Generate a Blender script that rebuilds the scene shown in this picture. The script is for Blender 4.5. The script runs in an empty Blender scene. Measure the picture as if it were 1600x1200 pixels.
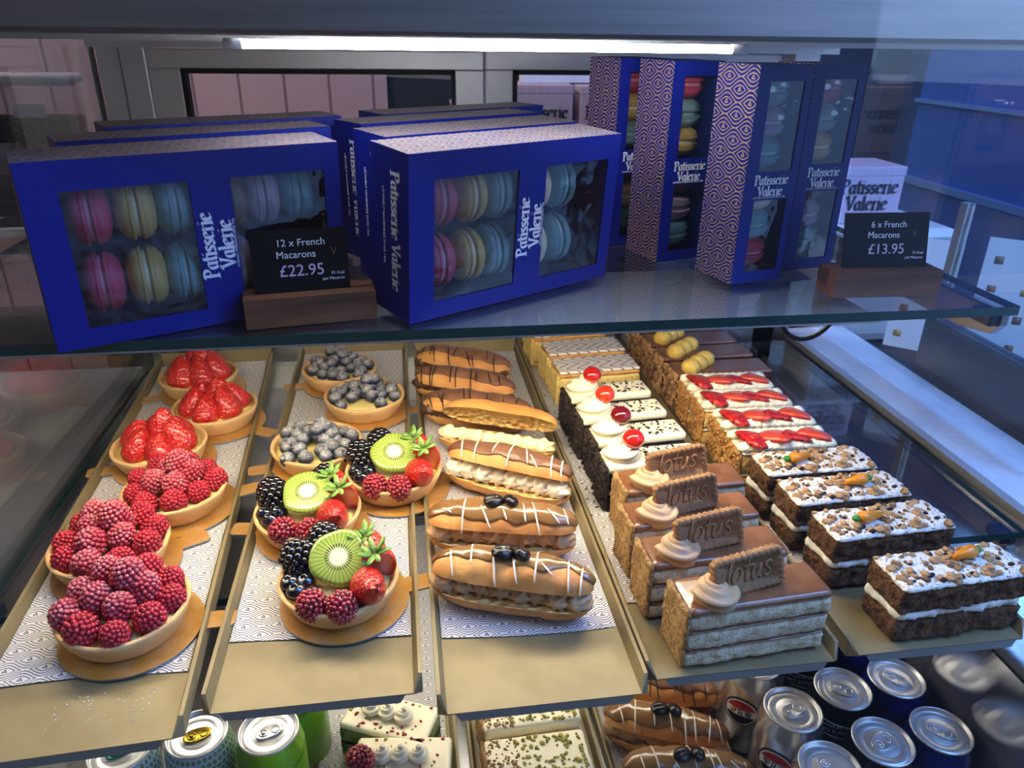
import bpy, bmesh, math, random
from mathutils import Vector, Matrix, noise
from math import sin, cos, pi, radians as R
random.seed(7)
sc = bpy.context.scene
COL = sc.collection

# ------------------------------------------------------------------ camera, world, exposure
CAMZ = 1.31
def set_camera():
    p, y, r = R(25.0), R(8.5), R(0.8)
    fwd = Vector((sin(y)*cos(p), cos(y)*cos(p), -sin(p)))
    right = Vector((cos(y), -sin(y), 0)); up = right.cross(fwd)
    r2 = right*cos(r)+up*sin(r); u2 = up*cos(r)-right*sin(r)
    m = Matrix((r2, u2, -fwd)).transposed().to_4x4(); m.translation = (0, 0, CAMZ)
    cd = bpy.data.cameras.new('camera'); cam = bpy.data.objects.new('camera', cd); COL.objects.link(cam)
    cam.matrix_world = m
    cd.sensor_width = 36; cd.lens = 36*1180/1600; cd.clip_start = .02
    cd.dof.use_dof = True; cd.dof.focus_distance = .68; cd.dof.aperture_fstop = 13
    sc.camera = cam
set_camera()
sc.view_settings.view_transform = 'Standard'
sc.view_settings.look = 'None'
sc.view_settings.gamma = 1
sc.view_settings.use_curve_mapping = False
sc.view_settings.exposure = 0.0
sc.cycles.transparent_max_bounces = 20

def lin(h):
    h = h.lstrip('#'); o = []
    for i in (0, 2, 4):
        v = int(h[i:i+2], 16)/255
        o.append(v/12.92 if v <= .04045 else ((v+.055)/1.055)**2.4)
    return (*o, 1)

def set_world():
    w = bpy.data.worlds.new('street_daylight'); sc.world = w; w.use_nodes = True
    nt = w.node_tree; bg = nt.nodes['Background']
    tc = nt.nodes.new('ShaderNodeTexCoord')
    dp = nt.nodes.new('ShaderNodeVectorMath'); dp.operation = 'DOT_PRODUCT'
    dp.inputs[1].default_value = Vector((.86, -.42, .30)).normalized()
    nt.links.new(tc.outputs['Generated'], dp.inputs[0])
    cr = nt.nodes.new('ShaderNodeValToRGB')
    cr.color_ramp.elements[0].position = .32; cr.color_ramp.elements[0].color = (.075, .066, .064, 1)
    cr.color_ramp.elements[1].position = .95; cr.color_ramp.elements[1].color = (.34, .60, 1.30, 1)
    e = cr.color_ramp.elements.new(.62); e.color = (.060, .068, .11, 1)
    nt.links.new(dp.outputs['Value'], cr.inputs[0]); nt.links.new(cr.outputs[0], bg.inputs[0])
    bg.inputs[1].default_value = 1.0
set_world()

def area(name, loc, target, size, size_y, power, color):
    l = bpy.data.lights.new(name, 'AREA'); l.shape = 'RECTANGLE'; l.size = size; l.size_y = size_y
    l.energy = power; l.color = color
    o = bpy.data.objects.new(name, l); COL.objects.link(o); o.location = loc
    o.rotation_euler = (Vector(target)-Vector(loc)).to_track_quat('-Z', 'Y').to_euler()
    return o
# daylight of the shop window, to the right of the counter
area('window_daylight', (1.0, .15, 2.15), (.80, .85, .85), .9, .8, 38, (.17, .40, 1))
area('entrance_daylight', (1.9, -1.1, 1.75), (.4, .6, .9), 1.5, 1.2, 13, (.42, .62, 1))
# added fill lights: left side counter first, then the pink back wall
area('added_left_fill', (-1.1, .55, 2.3), (-.6, .85, .9), .6, .6, 26, (1, .95, .92))
area('added_back_fill', (-.3, 1.62, 2.5), (-.3, 1.75, .8), .8, .4, 9, (1, .90, .86))  # added fill, brightens the wall seen behind the case

# ------------------------------------------------------------------ mesh helpers
class MB:
    def __init__(s): s.v = []; s.f = []; s.mi = []
    def add(s, vs, fs, mi=0, M=None):
        o = len(s.v)
        s.v += [tuple(M @ Vector(v)) for v in vs] if M is not None else [tuple(v) for v in vs]
        s.f += [tuple(o+i for i in f) for f in fs]; s.mi += [mi]*len(fs); return s
    def box(s, x0, x1, y0, y1, z0, z1, mi=0, M=None):
        vs = [(x, y, z) for z in (z0, z1) for y in (y0, y1) for x in (x0, x1)]
        return s.add(vs, [(0, 2, 3, 1), (4, 5, 7, 6), (0, 1, 5, 4), (2, 6, 7, 3), (0, 4, 6, 2), (1, 3, 7, 5)], mi, M)
    def lathe(s, prof, n=32, mi=0, M=None, fn=None, cap=True):
        vs = []; fs = []
        for i, (r, z) in enumerate(prof):
            for k in range(n):
                a = 2*pi*k/n; rr, zz = (r, z) if fn is None else fn(r, z, a)
                vs.append((rr*cos(a), rr*sin(a), zz))
        for i in range(len(prof)-1):
            for k in range(n):
                k2 = (k+1) % n; fs.append((i*n+k, i*n+k2, (i+1)*n+k2, (i+1)*n+k))
        if cap:
            fs.append(tuple(range(n-1, -1, -1))); b = (len(prof)-1)*n; fs.append(tuple(b+k for k in range(n)))
        return s.add(vs, fs, mi, M)
    def tube(s, pts, rad, n=8, mi=0, M=None, sec=None):
        pts = [Vector(p) for p in pts]; vs = []; fs = []; N = len(pts); prev = None
        for i, p in enumerate(pts):
            t = (pts[min(i+1, N-1)]-pts[max(i-1, 0)]).normalized()
            if prev is None:
                a = Vector((0, 0, 1)) if abs(t.z) < .9 else Vector((1, 0, 0)); u = t.cross(a).normalized()
            else:
                u = (prev-t*prev.dot(t)).normalized()
            prev = u; w = t.cross(u); r = rad(i/(N-1)) if callable(rad) else rad
            for k in range(n):
                a = 2*pi*k/n; q = 1 if sec is None else sec(a, i/(N-1))
                vs.append(p+(u*cos(a)+w*sin(a))*r*q)
        for i in range(N-1):
            for k in range(n):
                k2 = (k+1) % n; fs.append((i*n+k, i*n+k2, (i+1)*n+k2, (i+1)*n+k))
        fs.append(tuple(range(n-1, -1, -1))); b = (N-1)*n; fs.append(tuple(b+k for k in range(n)))
        return s.add(vs, fs, mi, M)
    def sphere(s, c, r, nu=12, nv=8, mi=0, M=None, fn=None):
        if not hasattr(r, '__len__'): r = (r, r, r)
        vs = [(0, 0, -1)]
        for j in range(1, nv):
            b = -pi/2+pi*j/nv
            for k in range(nu): a = 2*pi*k/nu; vs.append((cos(a)*cos(b), sin(a)*cos(b), sin(b)))
        vs.append((0, 0, 1)); fs = []
        for k in range(nu): fs.append((0, 1+(k+1) % nu, 1+k))
        for j in range(nv-2):
            for k in range(nu):
                k2 = (k+1) % nu; a = 1+j*nu; fs.append((a+k, a+k2, a+nu+k2, a+nu+k))
        a = 1+(nv-2)*nu; L = len(vs)-1
        for k in range(nu): fs.append((a+k, a+(k+1) % nu, L))
        out = []
        for v in vs:
            v = Vector(v); q = 1 if fn is None else fn(v)
            out.append((c[0]+v.x*r[0]*q, c[1]+v.y*r[1]*q, c[2]+v.z*r[2]*q))
        return s.add(out, fs, mi, M)
    def mesh(s, name, mats, smooth=True):
        me = bpy.data.meshes.new(name); me.from_pydata(s.v, [], s.f); 
        for m in (mats if isinstance(mats, (list, tuple)) else [mats]): me.materials.append(m)
        me.polygons.foreach_set('material_index', s.mi)
        if smooth: me.polygons.foreach_set('use_smooth', [True]*len(s.f))
        me.update(); return me
    def build(s, name, mats, parent=None, smooth=True, loc=(0, 0, 0), rot=(0, 0, 0), bevel=0, auto=False):
        me = s.mesh(name, mats, smooth)
        return link(me, name, parent, loc, rot, bevel, auto)

def link(me, name, parent=None, loc=(0, 0, 0), rot=(0, 0, 0), bevel=0, auto=False):
    o = bpy.data.objects.new(name, me); COL.objects.link(o); o.parent = parent
    o.location = loc; o.rotation_euler = rot
    if bevel:
        m = o.modifiers.new('edge', 'BEVEL'); m.width = bevel; m.segments = 2; m.limit_method = 'ANGLE'
    if auto: me.set_sharp_from_angle(angle=R(35))
    return o

def tag(o, label=None, cat=None, group=None, kind=None):
    if label: o['label'] = label
    if cat: o['category'] = cat
    if group: o['group'] = group
    if kind: o['kind'] = kind
    return o
def thing(name, label, cat, loc=(0, 0, 0), rz=0, group=None, rot=None):
    o = bpy.data.objects.new(name, None); COL.objects.link(o); o.empty_display_size = .02
    o.location = loc; o.rotation_euler = rot if rot else (0, 0, rz)
    return tag(o, label, cat, group)
def kids(o): return [c for c in bpy.data.objects if c.parent == o]
def dup(o, parent=None):
    c = o.copy(); COL.objects.link(c)
    if parent is not None: c.parent = parent
    for ch in kids(o): dup(ch, c)
    return c
def nz(p, sc_, seed=0): return noise.noise(Vector(p)*sc_+Vector((seed*7.3, seed*3.1, seed*1.7)))

def block(w, d, h, cell=.003, amp=.0008, nsc=180, seed=0, x0=None, topflat=False, rnd=.0015):
    """crumbly cut block, centred in x (or from x0), y 0..d, z 0..h"""
    nx, ny, n3 = [max(2, int(round(q/cell))) for q in (w, d, h)]
    idx = {}; vs = []; fs = []
    ox = -w/2 if x0 is None else x0
    def V(i, j, k):
        key = (i, j, k)
        if key not in idx:
            p = Vector((ox+w*i/nx, d*j/ny, h*k/n3))
            nrm = Vector(((i == nx)-(i == 0), (j == ny)-(j == 0), (k == n3)-(k == 0)))
            q = abs(nrm.x)+abs(nrm.y)+abs(nrm.z); n = nrm.normalized()
            if q > 1: p -= n*rnd*(q-1)
            a = 0 if (topflat and k == n3) else amp
            dd = a*(nz(p, nsc, seed)+.6*nz(p, nsc*2.6, seed+3))+a*.8*nz(p, nsc*.25, seed+5)
            if k == 0: n = Vector((n.x, n.y, 0))
            idx[key] = len(vs); vs.append(p+n*dd)
        return idx[key]
    for i in range(nx):
        for j in range(ny):
            fs.append((V(i, j, 0), V(i, j+1, 0), V(i+1, j+1, 0), V(i+1, j, 0)))
            fs.append((V(i, j, n3), V(i+1, j, n3), V(i+1, j+1, n3), V(i, j+1, n3)))
    for i in range(nx):
        for k in range(n3):
            fs.append((V(i, 0, k), V(i+1, 0, k), V(i+1, 0, k+1), V(i, 0, k+1)))
            fs.append((V(i, ny, k), V(i, ny, k+1), V(i+1, ny, k+1), V(i+1, ny, k)))
    for j in range(ny):
        for k in range(n3):
            fs.append((V(0, j, k), V(0, j, k+1), V(0, j+1, k+1), V(0, j+1, k)))
            fs.append((V(nx, j, k), V(nx, j+1, k), V(nx, j+1, k+1), V(nx, j, k+1)))
    return MB().add(vs, fs)

# ------------------------------------------------------------------ materials
class NT:
    def __init__(s, name):
        s.m = bpy.data.materials.new(name); s.m.use_nodes = True; s.nt = s.m.node_tree
        s.b = s.nt.nodes['Principled BSDF']; s.out = s.nt.nodes['Material Output']
    def n(s, t, **kw):
        nd = s.nt.nodes.new('ShaderNode'+t)
        for k, v in kw.items(): setattr(nd, k, v)
        return nd
    def set(s, sock, v):
        if hasattr(v, 'is_output'): s.nt.links.new(v, sock)
        else: sock.default_value = v
    def math(s, op, a, b=None, clamp=False):
        nd = s.n('Math', operation=op, use_clamp=clamp); s.set(nd.inputs[0], a)
        if b is not None: s.set(nd.inputs[1], b)
        return nd.outputs[0]
    def mix(s, f, a, b):
        nd = s.n('Mix', data_type='RGBA'); s.set(nd.inputs['Factor'], f); s.set(nd.inputs[6], a); s.set(nd.inputs[7], b)
        return nd.outputs[2]
    def obj(s, scale=(1, 1, 1), rot=(0, 0, 0)):
        tc = s.n('TexCoord'); mp = s.n('Mapping'); s.set(mp.inputs[0], tc.outputs['Object'])
        mp.inputs[3].default_value = scale; mp.inputs[2].default_value = rot
        return mp.outputs[0]
    def noise(s, co, scale, detail=3, rough=.55):
        nd = s.n('TexNoise'); s.set(nd.inputs['Vector'], co); nd.inputs['Scale'].default_value = scale
        nd.inputs['Detail'].default_value = detail; nd.inputs['Roughness'].default_value = rough
        return nd.outputs[0]
    def voro(s, co, scale, feat='F1'):
        nd = s.n('TexVoronoi', feature=feat); s.set(nd.inputs['Vector'], co); nd.inputs['Scale'].default_value = scale
        return nd.outputs['Distance']
    def ramp(s, v, lo, hi):
        nd = s.n('MapRange'); s.set(nd.inputs[0], v); nd.inputs[1].default_value = lo; nd.inputs[2].default_value = hi
        return nd.outputs[0]
    def xyz(s, co):
        nd = s.n('SeparateXYZ'); s.set(nd.inputs[0], co); return nd.outputs
    def bump(s, h, strength=.5, dist=.001):
        nd = s.n('Bump'); nd.inputs['Strength'].default_value = strength; nd.inputs['Distance'].default_value = dist
        s.set(nd.inputs['Height'], h); s.nt.links.new(nd.outputs[0], s.b.inputs['Normal'])
    def p(s, **kw):
        names = dict(col='Base Color', rough='Roughness', metal='Metallic', coat='Coat Weight', coatr='Coat Roughness', sss='Subsurface Weight',
                     spec='Specular IOR Level', trans='Transmission Weight', ior='IOR', emc='Emission Color', ems='Emission Strength', alpha='Alpha')
        for k, v in kw.items(): s.set(s.b.inputs[names[k]], v)
        if 'sss' in kw: s.b.inputs['Subsurface Radius'].default_value = (.004, .0015, .001); s.b.inputs['Subsurface Scale'].default_value = 1
        return s

def hexc(c): return lin(c) if isinstance(c, str) else c
def M(name, col, rough=.5, metal=0, col2=None, ns=100, thr=(.42, .58), bump=0, bs=300, bd=.001, coat=0, dust=0, dustcol='f2eee8', dns=900, speck=None, sps=500, spt=.18, vb=0, vbs=0, stretch=None, spec=.5):
    n = NT(name); co = n.obj(stretch or (1, 1, 1))
    c = hexc(col)
    if col2: c = n.mix(n.ramp(n.noise(co, ns, 4), *thr), c, hexc(col2))
    if speck: c = n.mix(n.ramp(n.voro(co, sps), spt, spt*.7), c, hexc(speck))
    if dust:
        g = n.n('NewGeometry'); up = n.xyz(g.outputs['Normal'])[2]
        f = n.math('MULTIPLY', n.ramp(n.noise(co, dns, 2), .62-dust*.3, .72-dust*.2), n.ramp(up, .05, .8))
        f = n.math('MULTIPLY', f, n.ramp(n.noise(co, 45, 2), .40-dust*.15, .60))
        c = n.mix(n.math('MULTIPLY', f, .85), c, hexc(dustcol))
    n.p(col=c, rough=rough, metal=metal, coat=coat, coatr=.12, spec=spec)
    h = None
    if bump: h = n.math('MULTIPLY', n.noise(co, bs, 4, .65), bump)
    if vb:
        v = n.math('MULTIPLY', n.voro(co, vbs), vb); h = v if h is None else n.math('ADD', h, v)
    if h is not None: n.bump(h, 1.0, bd)
    return n.m

def pattern_factor(n, u, v, pu, pv, lw=.14, tri=True, dv=8):
    """braided ogee lines with a small triangle in each eye; u, v sockets in metres"""
    U = n.math('DIVIDE', u, pu); V = n.math('DIVIDE', v, pv)
    row = n.math('FLOOR', V); vv = n.math('SUBTRACT', n.math('FRACT', V), .5)
    off = n.math('MULTIPLY', n.math('FLOORED_MODULO', row, 2.0), .5)
    uu = n.math('SUBTRACT', n.math('FRACT', n.math('ADD', U, off)), .5)
    au = n.math('ABSOLUTE', uu)
    ph = n.math('SUBTRACT', au, n.math('MULTIPLY', n.math('COSINE', n.math('MULTIPLY', vv, pi)), .17))
    q = n.math('ABSOLUTE', n.math('SUBTRACT', n.math('FRACT', n.math('ADD', n.math('DIVIDE', ph, 1/dv), .5)), .5))
    line = n.ramp(q, lw*1.5, lw)
    line = n.math('MULTIPLY', line, n.ramp(ph, -.03, -.02))
    if tri:
        d = n.math('MAXIMUM', n.math('MULTIPLY', n.math('ABSOLUTE', vv), 1.0), n.math('ABSOLUTE', uu))
        t = n.math('MAXIMUM', n.math('ADD', n.math('MULTIPLY', n.math('ABSOLUTE', vv), .87), n.math('MULTIPLY', uu, .5*pu/pv)), n.math('MULTIPLY', uu, -pu/pv))
        ring = n.math('MULTIPLY', n.ramp(t, .030, .040), n.ramp(t, .10, .085))
        line = n.math('MAXIMUM', line, ring)
    return line

def pat_mat(name, base, linec, au, av, pu, pv, lw=.09, rough=.4, mline=0, rline=.4, dv=8):
    n = NT(name); o = n.xyz(n.obj()); f = pattern_factor(n, o[au], o[av], pu, pv, lw, True, dv)
    n.p(col=n.mix(f, hexc(base), hexc(linec)), rough=n.math('ADD', n.math('MULTIPLY', f, rline-rough), rough), metal=n.math('MULTIPLY', f, mline))
    return n.m

def glass_mat(name, tint=(.97, .98, .98, 1), refl=1.6, wrinkle=0, ws=60, rough=0.0, base=.04):
    n = NT(name); nt = n.nt
    tr = n.n('BsdfTransparent'); tr.inputs[0].default_value = tint
    gl = n.n('BsdfGlossy'); gl.inputs['Roughness'].default_value = rough
    lw = n.n('LayerWeight'); lw.inputs[0].default_value = .5
    f = n.math('ADD', n.math('MULTIPLY', n.math('POWER', lw.outputs['Facing'], 5.0), 1-base), base)
    f = n.math('MULTIPLY', f, refl, clamp=True)
    if wrinkle:
        b = n.n('Bump'); b.inputs['Strength'].default_value = 1; b.inputs['Distance'].default_value = wrinkle
        n.set(b.inputs['Height'], n.noise(n.obj(), ws, 2)); nt.links.new(b.outputs[0], gl.inputs['Normal'])
    mx = n.n('MixShader'); n.set(mx.inputs[0], f); nt.links.new(tr.outputs[0], mx.inputs[1]); nt.links.new(gl.outputs[0], mx.inputs[2])
    nt.links.new(mx.outputs[0], n.out.inputs[0]); nt.nodes.remove(n.b)
    return n.m

def emit(name, col, s):
    n = NT(name); n.p(col=(.8, .8, .8, 1), emc=col, ems=s); return n.m

m_glass = glass_mat('clear_glass')
m_pane = glass_mat('front_pane_glass', refl=.75)
m_side = glass_mat('side_glass', (.84, .85, .87, 1), 1.7)
m_film = glass_mat('window_film', (.93, .95, .97, 1), 1.5, .0022, 32, .05)
m_clear = glass_mat('clear_plastic', (.93, .94, .95, 1), 2.0, .001, 40, .06)
m_edge = M('green_glass_edge', '0d3a36', .12, coat=.5)
m_steel = M('brushed_steel', (.36, .355, .36, 1), .32, 1, (.28, .28, .285, 1), 30, bump=.15, bs=400, bd=.0003, stretch=(1, 40, 40))
m_steelx = M('side_wall_steel', (.52, .52, .53, 1), .08, .85, bump=.05, bs=120, bd=.0006, stretch=(1, 1, 30))
m_canopy = M('canopy_steel', (.36, .34, .335, 1), .42, 1, (.28, .265, .26, 1), 8, (.3, .7), bump=.2, bs=300, bd=.0002, stretch=(1, 30, 30))
m_alu = M('grey_aluminium', (.56, .56, .57, 1), .45, .6)
m_dark = M('black_rubber', '08080a', .6, spec=.2)
m_clip = M('blue_black_clip', '10203a', .35)
m_gold = M('gold_tray', '7c6e4e', .52, .25, '857755', 20, bump=.05, bs=900, bd=.0001)
m_rim = M('gold_rim', '8c8b86', .4, .6)
m_paper = pat_mat('patterned_paper', 'd0cdc8', '23264e', 1, 0, .0215, .0145, .13, .6)
m_board = M('gold_board', 'b98638', .30, .40, bump=.25, bs=200, bd=.0003, dust=.25, dns=1800)
m_boardedge = M('silver_board_edge', '8a8f99', .3, .6)
m_blue = M('royal_blue_card', '051878', .42, spec=.25)
m_bluein = M('dark_blue_inside', '10235e', .5)
m_foil_side = pat_mat('gold_foil_side', '0a1c86', 'e0b25c', 2, 1, .0195, .0150, .125, .36, .35, .35, 6)
m_foil_top = pat_mat('gold_foil_top', '14247e', 'ecd29a', 1, 0, .0195, .0150, .16, .34, .35, .32, 6)
m_white = M('white_print', 'e4e4ee', .5)
m_pinkprint = M('pink_print', 'd9b9d6', .5)
m_sign = M('black_sign_card', '0a0b13', .6, spec=.12)
m_wood = M('walnut_block', '8a5232', .5, 0, '3a1d10', 40, (.35, .65), bump=.4, bs=90, bd=.0004, stretch=(.12, 1, 1))
m_led = emit('led_tube_light', (.93, .96, 1, 1), 75)
m_ledw = emit('shelf_led_light', (1, .85, .62, 1), 62)
m_ledw2 = emit('lower_led_light', (1, .90, .74, 1), 42)
m_crust = M('shortcrust', 'd8b27c', .75, 0, 'c79a60', 60, (.35, .7), bump=.6, bs=500, bd=.0008)
m_custard = M('custard', 'e6cf86', .35, coat=.4)
m_berry = M('raspberry', 'b21f34', .42, 0, '8c1428', 120, (.3, .7), coat=.15, dust=.42, dustcol='f0d8e2', dns=1700)
m_berryred = M('raspberry_red', 'b81e30', .40, 0, '8c1226', 120, (.3, .7), coat=.2)
m_berryplain = M('raspberry_glazed', 'a0182a', .25, 0, '7c0f1c', 120, coat=.8)
m_straw = M('strawberry', 'b4161b', .32, 0, 'cc3020', 60, (.4, .75), coat=.35, speck='e2b45a', sps=340, spt=.19, vb=.9, vbs=340, bd=.0016)
m_strawin = M('strawberry_cut', 'd83a22', .3, 0, 'e8805a', 90, (.45, .8), coat=.8, stretch=(.4, 1, 1))
m_leaf = M('strawberry_leaf', '5c8a35', .5, 0, '88ab58', 150)
m_blueb = M('blueberry', '1b2236', .48, 0, '303b55', 90, (.35, .65), dust=.66, dns=1300)
m_bluebg = M('blueberry_glazed', '0c0f1a', .15, coat=.9)
m_black = M('blackberry', '0a070c', .12, coat=1)
m_pastry = M('choux_pastry', 'd49a54', .55, 0, 'b87638', 28, (.35, .72), bump=.5, bs=160, bd=.0015)
m_choc = M('milk_chocolate_icing', '80573f', .38, 0, '6e4833', 40, bump=.2, bs=80, bd=.001, coat=.15)
m_dchoc = M('dark_chocolate', '281812', .4)
m_coffee = M('coffee_icing', '8d683f', .24, 0, '755029', 40, (.35, .7), bump=.3, bs=70, bd=.0016, coat=.4)
m_bean = M('coffee_bean', '15100f', .3, bump=.2, bs=400, bd=.0004)
m_cream = M('piped_cream', 'f0e3b4', .5)
m_whitecream = M('white_cream', 'f3ead0', .45)
m_mocha = M('mocha_cream', 'bd9a74', .5, bump=.2, bs=400, bd=.0006)
m_chococream = M('chocolate_cream', '50301f', .45)
m_wdriz = M('white_drizzle', 'e9dfcd', .4)
m_lotus_sponge = M('pale_sponge', 'd6c6a6', .85, 0, 'b89a6e', 160, (.45, .7), bump=1, bs=420, bd=.0022)
m_caramel = M('caramel_glaze', '80553a', .26, 0, '70482e', 30, coat=.35)
m_crumb = M('biscuit_crumb', 'c29c64', .9, 0, '9a7242', 300, bump=1, bs=700, bd=.0025)
m_biscuit = M('brown_biscuit', '8f6844', .8, 0, '7d5836', 90, (.35, .7), bump=.3, bs=900, bd=.0005)
m_dksponge = M('dark_sponge', '2b1710', .85, 0, '160b08', 300, bump=1, bs=500, bd=.002)
m_flake = M('dark_chocolate_flakes', '3a2a22', .7, 0, '1c120e', 350, bump=1, bs=500, bd=.003)
m_icecream = M('cream_topping', 'f2e8c8', .45)
m_cherry = M('glace_cherry', 'c01a14', .1, coat=1)
m_puff = M('puff_pastry_layers', 'd9a55c', .6, 0, 'b7793a', 60, bump=.6, bs=200, bd=.0015, stretch=(1, 1, 5))
m_custardcut = M('vanilla_custard', 'e2c878', .5, 0, 'c99a4e', 130, (.5, .72), bump=.8, bs=140, bd=.003)
m_nut = M('chopped_nuts', 'c4914c', .6, 0, '8f5c2a', 110, (.3, .7))
m_walnut = M('walnut_pieces', 'b78c5c', .6, 0, '4a2d18', 85, (.45, .66))
m_chocsponge = M('chocolate_sponge', '432617', .85, 0, '2a150c', 260, bump=1, bs=500, bd=.0018)
m_chocglaze = M('chocolate_glaze', '704a37', .3, coat=.1)
m_ypipe = M('yellow_buttercream', 'e2bd58', .5)
m_carrotsponge = M('carrot_sponge', '80552f', .9, 0, '432817', 150, (.44, .66), bump=1.3, bs=300, bd=.0075)
m_icing = M('white_cream_cheese', 'e6e0d4', .6, 0, '7a563a', 520, (.54, .66), bump=.8, bs=220, bd=.002)
m_filling = M('cream_filling', 'e3ddcf', .55, bump=.6, bs=120, bd=.002)
m_carrot = M('orange_sugar_carrot', 'e28710', .35, coat=.3)
m_green = M('green_sugar_leaf', '2f7d2a', .4)
m_ysponge = M('yellow_sponge', 'e0bf7c', .85, 0, 'c79c52', 200, bump=1, bs=420, bd=.002)
m_pist = M('pistachio_sponge', '8f9c62', .85, 0, '5f7240', 120, bump=1, bs=400, bd=.002)
m_pistn = M('pistachio_nuts', 'b3a13c', .5, 0, '6f7a2c', 120, (.35, .65))
m_redbit = M('dried_raspberry', 'a81d2c', .6)
m_can = M('can_aluminium', (.70, .71, .73, 1), .27, .95)
m_lid = M('can_lid', (.74, .74, .75, 1), .38, .85)
m_canblack = M('black_can_print', '0a0b10', .22, .4)
m_canblue = M('blue_can_print', '0a1e86', .22, .5)
m_cangreen = M('green_can_print', '6fa81e', .28, .3, '86bd2b', 30)
m_gtab = M('gold_tab', 'b99a2e', .25, .9)
m_ttab = M('teal_tab', '0f6a5c', .3, .7)
m_red = M('red_print', 'a51a20', .4)
m_blackp = M('black_print', '0c0c0f', .4)
def dotted_can():
    n = NT('dotted_can_print'); tc = n.n('TexCoord'); uvw = n.xyz(tc.outputs['Object'])
    a = n.math('MULTIPLY', n.math('ARCTAN2', uvw[1], uvw[0]), .033)
    U = n.math('DIVIDE', a, .0058); V = n.math('DIVIDE', uvw[2], .0058)
    off = n.math('MULTIPLY', n.math('FLOORED_MODULO', n.math('FLOOR', V), 2.0), .5)
    x = n.math('SUBTRACT', n.math('FRACT', n.math('ADD', U, off)), .5); y = n.math('SUBTRACT', n.math('FRACT', V), .5)
    d = n.math('SQRT', n.math('ADD', n.math('MULTIPLY', x, x), n.math('MULTIPLY', y, y)))
    f = n.math('MULTIPLY', n.ramp(d, .36, .31), n.ramp(d, .08, .12))
    n.p(col=n.mix(f, lin('c3d3da'), lin('5d8a55')), rough=.3, metal=.3); return n.m
m_candot = dotted_can()
def vanilla_icing():
    n = NT('feathered_icing'); o = n.xyz(n.obj())
    tri = n.math('PINGPONG', n.math('ADD', o[1], .004), .0155)
    f = n.math('FRACT', n.math('DIVIDE', n.math('ADD', o[0], n.math('MULTIPLY', tri, 1.4)), .0150))
    d = n.math('ABSOLUTE', n.math('SUBTRACT', f, .5))
    n.p(col=n.mix(n.ramp(d, .10, .06), lin('ece4d8'), lin('7a4a22')), rough=.25, coat=.3); return n.m
m_feather = vanilla_icing()
def kiwi_mat():
    n = NT('kiwi_flesh'); o = n.xyz(n.obj())
    r = n.math('SQRT', n.math('ADD', n.math('MULTIPLY', o[0], o[0]), n.math('MULTIPLY', o[1], o[1])))
    a = n.math('ARCTAN2', o[1], o[0])
    rays = n.math('ABSOLUTE', n.math('SINE', n.math('MULTIPLY', a, 17.0)))
    g = n.mix(n.math('MULTIPLY', n.ramp(rays, .75, 1), n.ramp(r, .024, .008)), lin('849c38'), lin('c3cc86'))
    g = n.mix(n.ramp(r, .0085, .0045), g, lin('e4e3bf'))
    sd = n.math('MULTIPLY', n.ramp(n.math('ABSOLUTE', n.math('SINE', n.math('MULTIPLY', a, 15.0))), .80, .9), n.math('MULTIPLY', n.ramp(r, .0062, .0068), n.ramp(r, .0100, .0092)))
    g = n.mix(sd, g, lin('181409'))
    n.p(col=g, rough=.2, coat=.6, coatr=.1); n.bump(n.noise(n.obj(), 500, 3), .5, .0008); return n.m
m_kiwi = kiwi_mat()

# ------------------------------------------------------------------ lettering
GL = {  # stroke lettering, x-height .62, cap 1
 'P': ([[(.16, 0), (.16, 1)], [(.02, .98), (.42, .98), (.56, .86), (.56, .66), (.42, .54), (.16, .52)], [(.0, .0), (.32, .0)], [(0, .88), (.1, .98)]], .62),
 'a': ([[(.42, .62), (.42, .08), (.52, .0)], [(.42, .56), (.28, .64), (.1, .52), (.06, .28), (.14, .04), (.28, .0), (.42, .12)]], .56),
 't': ([[(.16, .86), (.16, .12), (.26, .0), (.38, .06)], [(.0, .62), (.36, .62)]], .40),
 'T': ([[(.16, .9), (.16, .12), (.26, .0), (.36, .06)], [(-.04, .62), (.5, .62)]], .36),
 'i': ([[(.14, .62), (.14, .0)], [(.02, .62), (.14, .62)], [(.02, .0), (.27, .0)], [(.13, .84), (.15, .88)]], .29),
 's': ([[(.36, .52), (.22, .64), (.07, .54), (.09, .40), (.34, .24), (.36, .1), (.22, -.02), (.05, .1)]], .43),
 'e': ([[(.07, .32), (.42, .40), (.40, .56), (.26, .64), (.1, .54), (.05, .28), (.14, .04), (.28, -.01), (.44, .12)]], .49),
 'r': ([[(.15, .62), (.15, .0)], [(.02, .62), (.15, .62)], [(.02, .0), (.28, .0)], [(.15, .44), (.26, .62), (.40, .60)]], .42),
 'V': ([[(.08, .98), (.34, .0), (.62, .98)], [(-.02, 1.0), (.24, 1.0)], [(.5, 1.0), (.74, 1.0)], [(-.02, .84), (.02, 1.0)]], .66),
 'l': ([[(.14, 1.0), (.14, .0)], [(.02, .98), (.14, 1.0)], [(.02, .0), (.27, .0)]], .29),
 'o': ([[(.26, .64), (.1, .54), (.05, .3), (.12, .06), (.26, .0), (.40, .08), (.46, .32), (.40, .56), (.26, .64)]], .52),
 'u': ([[(.1, .62), (.1, .14), (.2, .0), (.34, .06), (.44, .3)], [(.44, .62), (.44, .1), (.54, .0)]], .60),
}
def smooth(pts, k=2):
    pts = [Vector((*p, 0)) for p in pts]
    if len(pts) < 4: return pts
    for _ in range(k):
        q = [pts[0]]
        for a, b in zip(pts[:-1], pts[1:]): q += [a*.75+b*.25, a*.25+b*.75]
        pts = q+[pts[-1]]
    return pts
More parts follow.
